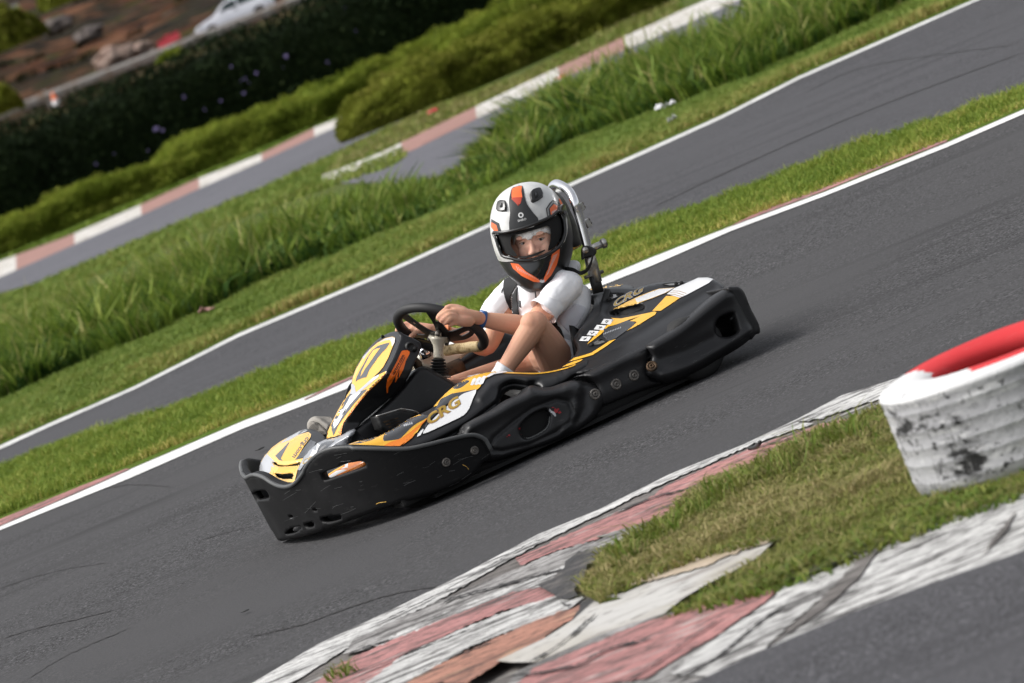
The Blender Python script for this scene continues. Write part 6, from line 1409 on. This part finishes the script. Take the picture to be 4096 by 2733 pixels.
# wristbands
def wristband(name, a, b, t, r, wd, m, par):
    mb = MB(); ax = (Vector(b)-Vector(a)).normalized(); c = Vector(a)*(1-t)+Vector(b)*t
    lathe(mb, [(r, -wd/2), (r+.0016, -wd/2), (r+.0016, wd/2), (r, wd/2)], m, c=c, axis=ax, seg=48); return mb
bvb = BVHTree.FromPolygons([v.co for v in body.data.vertices], [tuple(p.vertices) for p in body.data.polygons])
wb = MB(); _wt = min(np.linspace(-.2, .5, 141), key=lambda t: math.dist(KP(np.array(wrN)*(1-t)+np.array(elN)*t), Z4([(1180, 345)])[0])); wbc = np.array(wrN)*(1-_wt)+np.array(elN)*_wt; print('band', _wt, wbc); axw = (Vector(elN)-Vector(wrN)).normalized()
lathe(wb, [(.0240, -.0095), (.0296, -.0095), (.0298, .0095), (.0240, .0095)], 'band_blue', c=Vector(wbc)-axw*0, axis=(axw+Vector((0, 0, -.10))).normalized(), seg=56)
wbb = wb.bvh(); text_on(wb, wbb, 'TWIN T', Z4([(1182, 376)])[0], Z4([(1196, 262)])[0], (-5.2, -.8), 'band_white', off=.0012, bold=.02, space=1.05)
wb.build('wristband', driver)
wb = MB(); axf = (Vector(elF)-Vector(wrF)).normalized()
for k in (-.0045, .0045): lathe(wb, [(.0218, -.0028), (.0240, -.002), (.0240, .002), (.0218, .0028)], 'band_orange', c=kz4((778, 470), -.13)+np.array(axf)*k, axis=axf, seg=40)
wb.build('wristband', driver)

# ---- helmet
hc = K(1219, 532, NY, 0.02)
def krot(v): return Vector(KA @ np.asarray(v, float))
T_, Rr, Uu = krot(-_F), krot(CR), krot(CU)
def mix3(a, b, ang): return a*math.cos(ang)+b*math.sin(ang), b*math.cos(ang)-a*math.sin(ang)
fw, rt, up_ = T_.copy(), Rr.copy(), Uu.copy()
rl = R_(-13.0)   # roll in the picture
up_, rt = up_*math.cos(rl)+rt*math.sin(rl), rt*math.cos(rl)-up_*math.sin(rl)
yw = R_(-15); fw, rt = fw*math.cos(yw)+rt*math.sin(yw), rt*math.cos(yw)-fw*math.sin(yw)
pt_ = R_(-11); fw, up_ = fw*math.cos(pt_)+up_*math.sin(pt_), up_*math.cos(pt_)-fw*math.sin(pt_)
HT = [(.166, .001, .001, .001), (.163, .030, .036, .040), (.152, .062, .070, .080), (.132, .089, .099, .112), (.100, .111, .124, .138), (.060, .126, .141, .154), (.015, .133, .150, .160), (-.030, .133, .154, .156), (-.070, .127, .160, .146), (-.105, .114, .168, .128), (-.135, .097, .170, .108), (-.160, .080, .164, .094), (-.176, .068, .150, .082)]
Hs = cr([tuple(q) for q in HT], 6, False); NS = 120
def hp(y, w_, f_, b_, a):
    s_, c_ = math.sin(a), math.cos(a); x = w_*math.copysign(abs(s_)**.92, s_)
    low = max(0, (-.04-y)/.13); 
    z = (f_*(abs(c_)**(.95+.25*low)) if c_ > 0 else -b_*abs(c_)**.95)
    return Vector(hc)+rt*x+up_*y+fw*z
hm = MB(); V = []; meta = []
for (y, w_, f_, b_) in Hs:
    for k in range(NS):
        a = 2*math.pi*k/NS; V.append(hp(y, w_, f_, b_, a)); meta.append((y, a))
open_px = cr(Z3([(246, 452), (330, 450), (460, 421), (600, 370), (700, 324), (748, 286), (785, 320), (802, 400), (800, 470), (765, 550), (690, 610), (560, 662), (450, 670), (380, 652), (315, 632), (282, 560), (262, 500)]), 4)
prj = np.array([KP(v) for v in V]); ins = inpoly(prj, open_px)
kd = np.array(kray(1216, 530)); kd /= np.linalg.norm(kd)
F1, F2, Fcut = [], [], 0
for i in range(len(Hs)-1):
    for k in range(NS):
        k2 = (k+1) % NS; f_ = (i*NS+k, i*NS+k2, (i+1)*NS+k2, (i+1)*NS+k)
        c_ = sum((V[q] for q in f_), Vector())/4; front = (c_-Vector(hc)).dot(fw) > 0
        if front and all(ins[q] for q in f_): Fcut += 1; continue
        yy, a = meta[f_[0]]; side = abs(math.sin(a))
        blk = (math.sin(a) > .82 and yy < .03) or yy < (-.052 if math.cos(a) > 0 else -.03+.0*side) or (yy < .02 and math.cos(a) < -.1) 
        (F2 if blk else F1).append(f_)
hm.add(V, F1, 'helmet_shell'); o0 = len(hm.v); kk = hm.mi('helmet_black')
for f_ in F2: hm.f.append(f_); hm.m.append(kk); hm.sm.append(True)
full = BVHTree.FromPolygons(V, [(i*NS+k, i*NS+(k+1) % NS, (i+1)*NS+(k+1) % NS, (i+1)*NS+k) for i in range(len(Hs)-1) for k in range(NS)])
def hd_(pts, m, k=2, off=.0010, step=2.6): decal(hm, full, cr(Z3(pts), k), m, off=off, step=step)
hd_([(388, 108), (376, 150), (364, 215), (374, 300), (368, 436), (460, 420), (597, 368), (560, 305), (505, 230), (485, 160), (470, 88), (420, 94)], 'helmet_black', 2)
hd_([(389, 112), (425, 95), (466, 88), (462, 130), (470, 180), (462, 195), (388, 195), (386, 150)], 'helmet_orange', 1, .002)
hd_([(388, 180), (470, 175), (455, 225), (438, 245), (415, 220), (392, 198)], 'helmet_red', 1, .0026)
hd_([(392, 130), (462, 120), (432, 168), (405, 150)], 'helmet_orange', 1, .0032)
ring_ = [(458+21*math.cos(t), 316+21*math.sin(t)) for t in np.linspace(0, 2*math.pi, 25)[:-1]]
decal(hm, full, Z3(ring_), 'helmet_white', off=.0022, holes=[Z3([(458+(x-458)*.5, 316+(y-316)*.5) for x, y in ring_])], step=1.2)
text_on(hm, full, 'SHIRO', Z3([(435, 370)])[0], Z3([(501, 353)])[0], (-.7, -4.9), 'helmet_white', off=.0022, bold=.02)
hd_([(653, 264), (680, 222), (706, 197), (735, 212), (756, 236), (755, 262), (742, 290), (700, 318), (664, 332)], 'helmet_black', 1)
hd_([(662, 266), (706, 207), (712, 216), (672, 268), (678, 318), (668, 324)], 'helmet_grey', 1, .0018)
hd_([(682, 267), (713, 230), (744, 245), (738, 282), (700, 312), (692, 316)], 'helmet_orange', 1, .002)
for k in range(4): hd_([(696, 290+7*k), (735-5*k, 272+8*k), (736-5*k, 275+8*k), (697, 293+7*k)], 'helmet_white', 1, .0028)
hd_([(228, 346), (285, 378), (302, 446), (262, 452), (226, 405)], 'helmet_black', 1)
hd_([(230, 370), (268, 393), (284, 447), (255, 446), (229, 412)], 'helmet_orange', 1, .002)
hd_([(752, 186), (790, 205), (815, 260), (822, 330), (815, 420), (800, 400), (795, 320), (752, 284), (745, 240)], 'helmet_black', 1, .0012)
hd_([(750, 186), (760, 190), (790, 240), (802, 268), (790, 262), (762, 225)], 'helmet_orange', 1, .002)
hd_([(808, 322), (818, 350), (822, 410), (817, 465), (800, 520), (760, 570), (700, 618), (640, 650), (560, 676), (540, 672), (640, 636), (700, 600), (765, 545), (800, 480), (808, 410)], 'helmet_white', 1, .0018)
hd_([(236, 470), (246, 480), (270, 560), (302, 640), (294, 634), (258, 560)], 'helmet_white', 1, .0018)
hd_([(378, 690), (440, 697), (500, 758), (590, 812), (628, 822), (640, 842), (560, 838), (465, 792), (398, 732)], 'helmet_orange', 1, .0016)
hd_([(700, 622), (760, 578), (757, 630), (738, 702), (695, 785), (642, 842), (632, 822), (664, 742), (688, 660)], 'helmet_orange', 1, .0016)
for k in range(11): hd_([(420+17*k, 712+11*k), (423+17*k, 712+11*k), (440+16.5*k, 748+8*k), (437+16.5*k, 748+8*k)], 'helmet_white', 1, .0024)
for k in range(17): t = k/16; hd_([(708-52*t, 636+150*t), (744-72*t, 616+150*t), (744-72*t, 619+150*t), (708-52*t, 639+150*t)], 'helmet_white', 1, .0024)
hd_([(442, 702), (560, 690), (690, 630), (694, 650), (668, 740), (632, 800), (604, 824), (560, 792), (500, 745)], 'helmet_gloss', 1, .0022)
hd_([(606, 822), (640, 822), (640, 840), (622, 846), (604, 838)], 'silver', 1, .003)
helmet = hm.build('helmet', driver)
def raised(name, pts, m, h_, par, tp_=.8, k=2):
    mb = MB(); c = np.mean(np.array(pts), 0); lo = MB(); decal(lo, full, cr(Z3(pts), k), m, off=.0002, step=3); hi = MB(); inner = [(c[0]+(x-c[0])*tp_, c[1]+(y-c[1])*tp_) for x, y in pts]
    decal(hi, full, cr(Z3(inner), k), m, off=h_*2, step=3, raw=True)
    mb.merge(hi); P0 = resample(cr(Z3(pts), k), 3); P1 = [tuple(np.array(Z3([tuple(c)])[0])+(np.array(p)-np.array(Z3([tuple(c)])[0]))*tp_) for p in P0]
    V0, V1 = [], []
    for a, b in zip(P0, P1):
        for p, o_, L__ in ((a, .0003, V0), (b, h_, V1)):
            d = Vector(kray(*p)).normalized(); hh = full.ray_cast(Vector(KCAM), d)
            L__.append(hh[0]-d*o_*.6+(hh[1] if hh[1].dot(d) < 0 else -hh[1])*o_ if hh[0] else None)
    ok = [i for i in range(len(V0)) if V0[i] is not None and V1[i] is not None]; n = len(ok)
    mb.add([V0[i] for i in ok]+[V1[i] for i in ok], [(i, (i+1) % n, n+(i+1) % n, n+i) for i in range(n)], m, False); return mb, par, name
for pts, slots_ in (([(526, 155), (545, 120), (600, 103), (622, 118), (631, 175), (550, 222), (532, 190)], [(548, 130), (590, 116), (612, 172), (560, 205)]), ([(270, 260), (285, 206), (330, 198), (346, 225), (345, 288), (275, 285)], [(290, 215), (322, 208), (318, 262), (285, 268)])):
    mb, par, nm = raised('air_vent', pts, 'helmet_black', .008, helmet); vb = mb.bvh()
    c = np.mean(np.array(slots_), 0)
    decal(mb, vb, Z3([(c[0]+(x-c[0])*.55, c[1]+(y-c[1])*.62) for x, y in slots_]), 'lining', off=.0008, step=2); decal(mb, vb, Z3([(c[0]+(x-c[0])*.18-3, c[1]+(y-c[1])*.35-8) for x, y in slots_]), 'dark_gloss', off=.0014, step=2)
    mb.build(nm, helmet)
# edge trim round the opening, hinge, visor frame
P = [];
for p in open_px:
    d = Vector(kray(*p)).normalized(); h_ = full.ray_cast(Vector(KCAM), d)
    if h_[0] is not None: P.append(h_[0])
mb = MB(); tube(mb, P, .0058, 'helmet_black', seg=10, closed=True); mb.build('opening_trim', helmet)
vis = MB(); vo = Z3([(250, 456), (330, 455), (460, 427), (600, 377), (700, 331), (745, 295), (780, 330), (794, 400), (790, 465), (755, 540), (680, 595), (700, 500), (690, 400), (600, 420), (460, 462), (380, 480), (370, 560), (420, 640), (320, 620), (290, 560), (268, 500)])
decal(vis, full, cr(vo, 3), 'lining', off=-.016, step=3, raw=True); vis.build('cheek_lining', helmet)
mb, par, nm = raised('hinge_cover', [(755, 250), (775, 228), (798, 240), (812, 290), (806, 315), (785, 318), (762, 290)], 'helmet_gloss', .006, helmet); mb.build(nm, helmet)
mb, par, nm = raised('chin_vent', [(448, 652), (500, 655), (580, 632), (640, 600), (648, 590), (640, 586), (570, 615), (500, 636), (450, 640)], 'helmet_black', .004, helmet, .9)
mb.build(nm, helmet)
# inner lining bowl
mb = MB(); V = []; Hi = Hs[2:-2]
for (y, w_, f_, b_) in Hi:
    for k in range(48): V.append(hp(y*.93, w_*.90, -.02 if False else f_*.52, b_*.92, 2*math.pi*k/48))
F = [(i*48+k, (i+1)*48+k, (i+1)*48+(k+1) % 48, i*48+(k+1) % 48) for i in range(len(Hi)-1) for k in range(48)]
F = [f_ for f_ in F if not (sum((V[q] for q in f_), Vector())/4-Vector(hc)).dot(fw) > .0]
mb.add(V, F, 'lining'); mb.build('lining', helmet)
# face
hmat = Matrix((rt, up_, fw)).transposed()
yfa = R_(-2)
def hl(x, y, z): return Vector(hc)+rt*(x+.021)+up_*(y-.014)+fw*(z+.014)
fc = MB()
ball(fc, hl(0, .0, .028), (.072, .098, .080), rot=hmat, seg=28); 
for sx in (-1, 1):
    ball(fc, hl(sx*.032, -.036, .080), (.027, .030, .020), rot=hmat); ball(fc, hl(sx*.027, .020, .098), (.024, .010, .011), rot=hmat)
ball(fc, hl(0, -.033, .112), (.0135, .012, .0125), rot=hmat); limb(fc, [hl(0, .014, .100), hl(0, -.012, .109), hl(0, -.031, .117)], [.0085, .0095, .0105])
for sx in (-1, 1): ball(fc, hl(sx*.0125, -.036, .108), (.0080, .007, .008), rot=hmat)
limb(fc, [hl(-.014, -.064, .098), hl(0, -.063, .102), hl(.014, -.064, .098)], [.006, .0075, .006])
ball(fc, hl(0, -.075, .088), (.024, .018, .02), rot=hmat)
def socket(co):
    q = co-Vector(hc); x, y, z = q.dot(rt)-.021, q.dot(up_)+.014, q.dot(fw)-.014; r = 0
    for sx in (-1, 1): r -= .0085*math.exp(-(((x-sx*.030)/.017)**2+((y-.002)/.010)**2)) if z > .05 else 0
    return r
mat('skin_face', (.84, .50, .37), .6, spec=.25, sss=.15, var=[(20, (.80, .42, .33), .5, .7, 4)])
head = fuse('head', fc, .0028, 'skin_face', driver, smooth=5, disp=socket)
hbv = BVHTree.FromPolygons([v.co for v in head.data.vertices], [tuple(p.vertices) for p in head.data.polygons])
for sx in (-1, 1):
    e = hl(sx*.030, .001, .0830); mb = MB(); ball(mb, e, .0125, 'eye_white', seg=20); mb.build('eye', head)
    mb = MB(); ball(mb, e+fw*.0068+up_*-.0005+rt*(.001), .0066, 'eye', seg=14); mb.build('iris', head)
    mb = MB(); A = [hl(sx*.030-sx*.015+sx*.030*t, .0035+.0050*math.sin(math.pi*t)-.001, .0935+.0045*math.sin(math.pi*t)-.006*t) for t in np.linspace(0, 1, 9)]
    tube(mb, A, [.0012, .0020, .0026, .0028, .0028, .0027, .0024, .0018, .001], 'skin_face', seg=8); tube(mb, [a-up_*.0022+fw*.0012 for a in A], .0008, 'brow', seg=6); mb.build('eyelid', head)
    mb = MB(); A = [hl(sx*.030-sx*.017+sx*.036*t, .0165+.005*math.sin(math.pi*t)-.003*t, .1035-.012*t*t) for t in np.linspace(0, 1, 9)]
    tube(mb, A, [.0014, .0022, .0026, .0026, .0024, .0022, .0018, .0013, .0006], 'brow', seg=8, ell=(1, .5)); mb.build('eyebrow', head)
# balaclava edge
bal = MB(); V = []; n1, n2 = 18, 40
for i in range(n1+1):
    for k in range(n2+1):
        a = -1.75+3.5*k/n2; y0 = .019+.0015*math.sin(a*4)-.05*max(0, abs(a)-.75)**1.2*1.3-(.008 if abs(a) < .1 else 0); el = math.asin(min(1, max(-1, y0/.105))); e2 = el+(1.45-el)*i/n1
        V.append(hl(.0775*math.cos(e2)*math.sin(a), .104*math.sin(e2), .028+.0865*math.cos(e2)*math.cos(a)))
F = [(i*(n2+1)+k, i*(n2+1)+k+1, (i+1)*(n2+1)+k+1, (i+1)*(n2+1)+k) for i in range(n1) for k in range(n2)]; n = len(V)
bal.add(V+[hl(0, 0, .028)+(v-hl(0, 0, .028))*.96 for v in V], F+[tuple(i+n for i in f_[::-1]) for f_ in F]+[(b, a, a+n, b+n) for a, b in boundary(F)], 'balaclava'); bal.build('balaclava', driver)
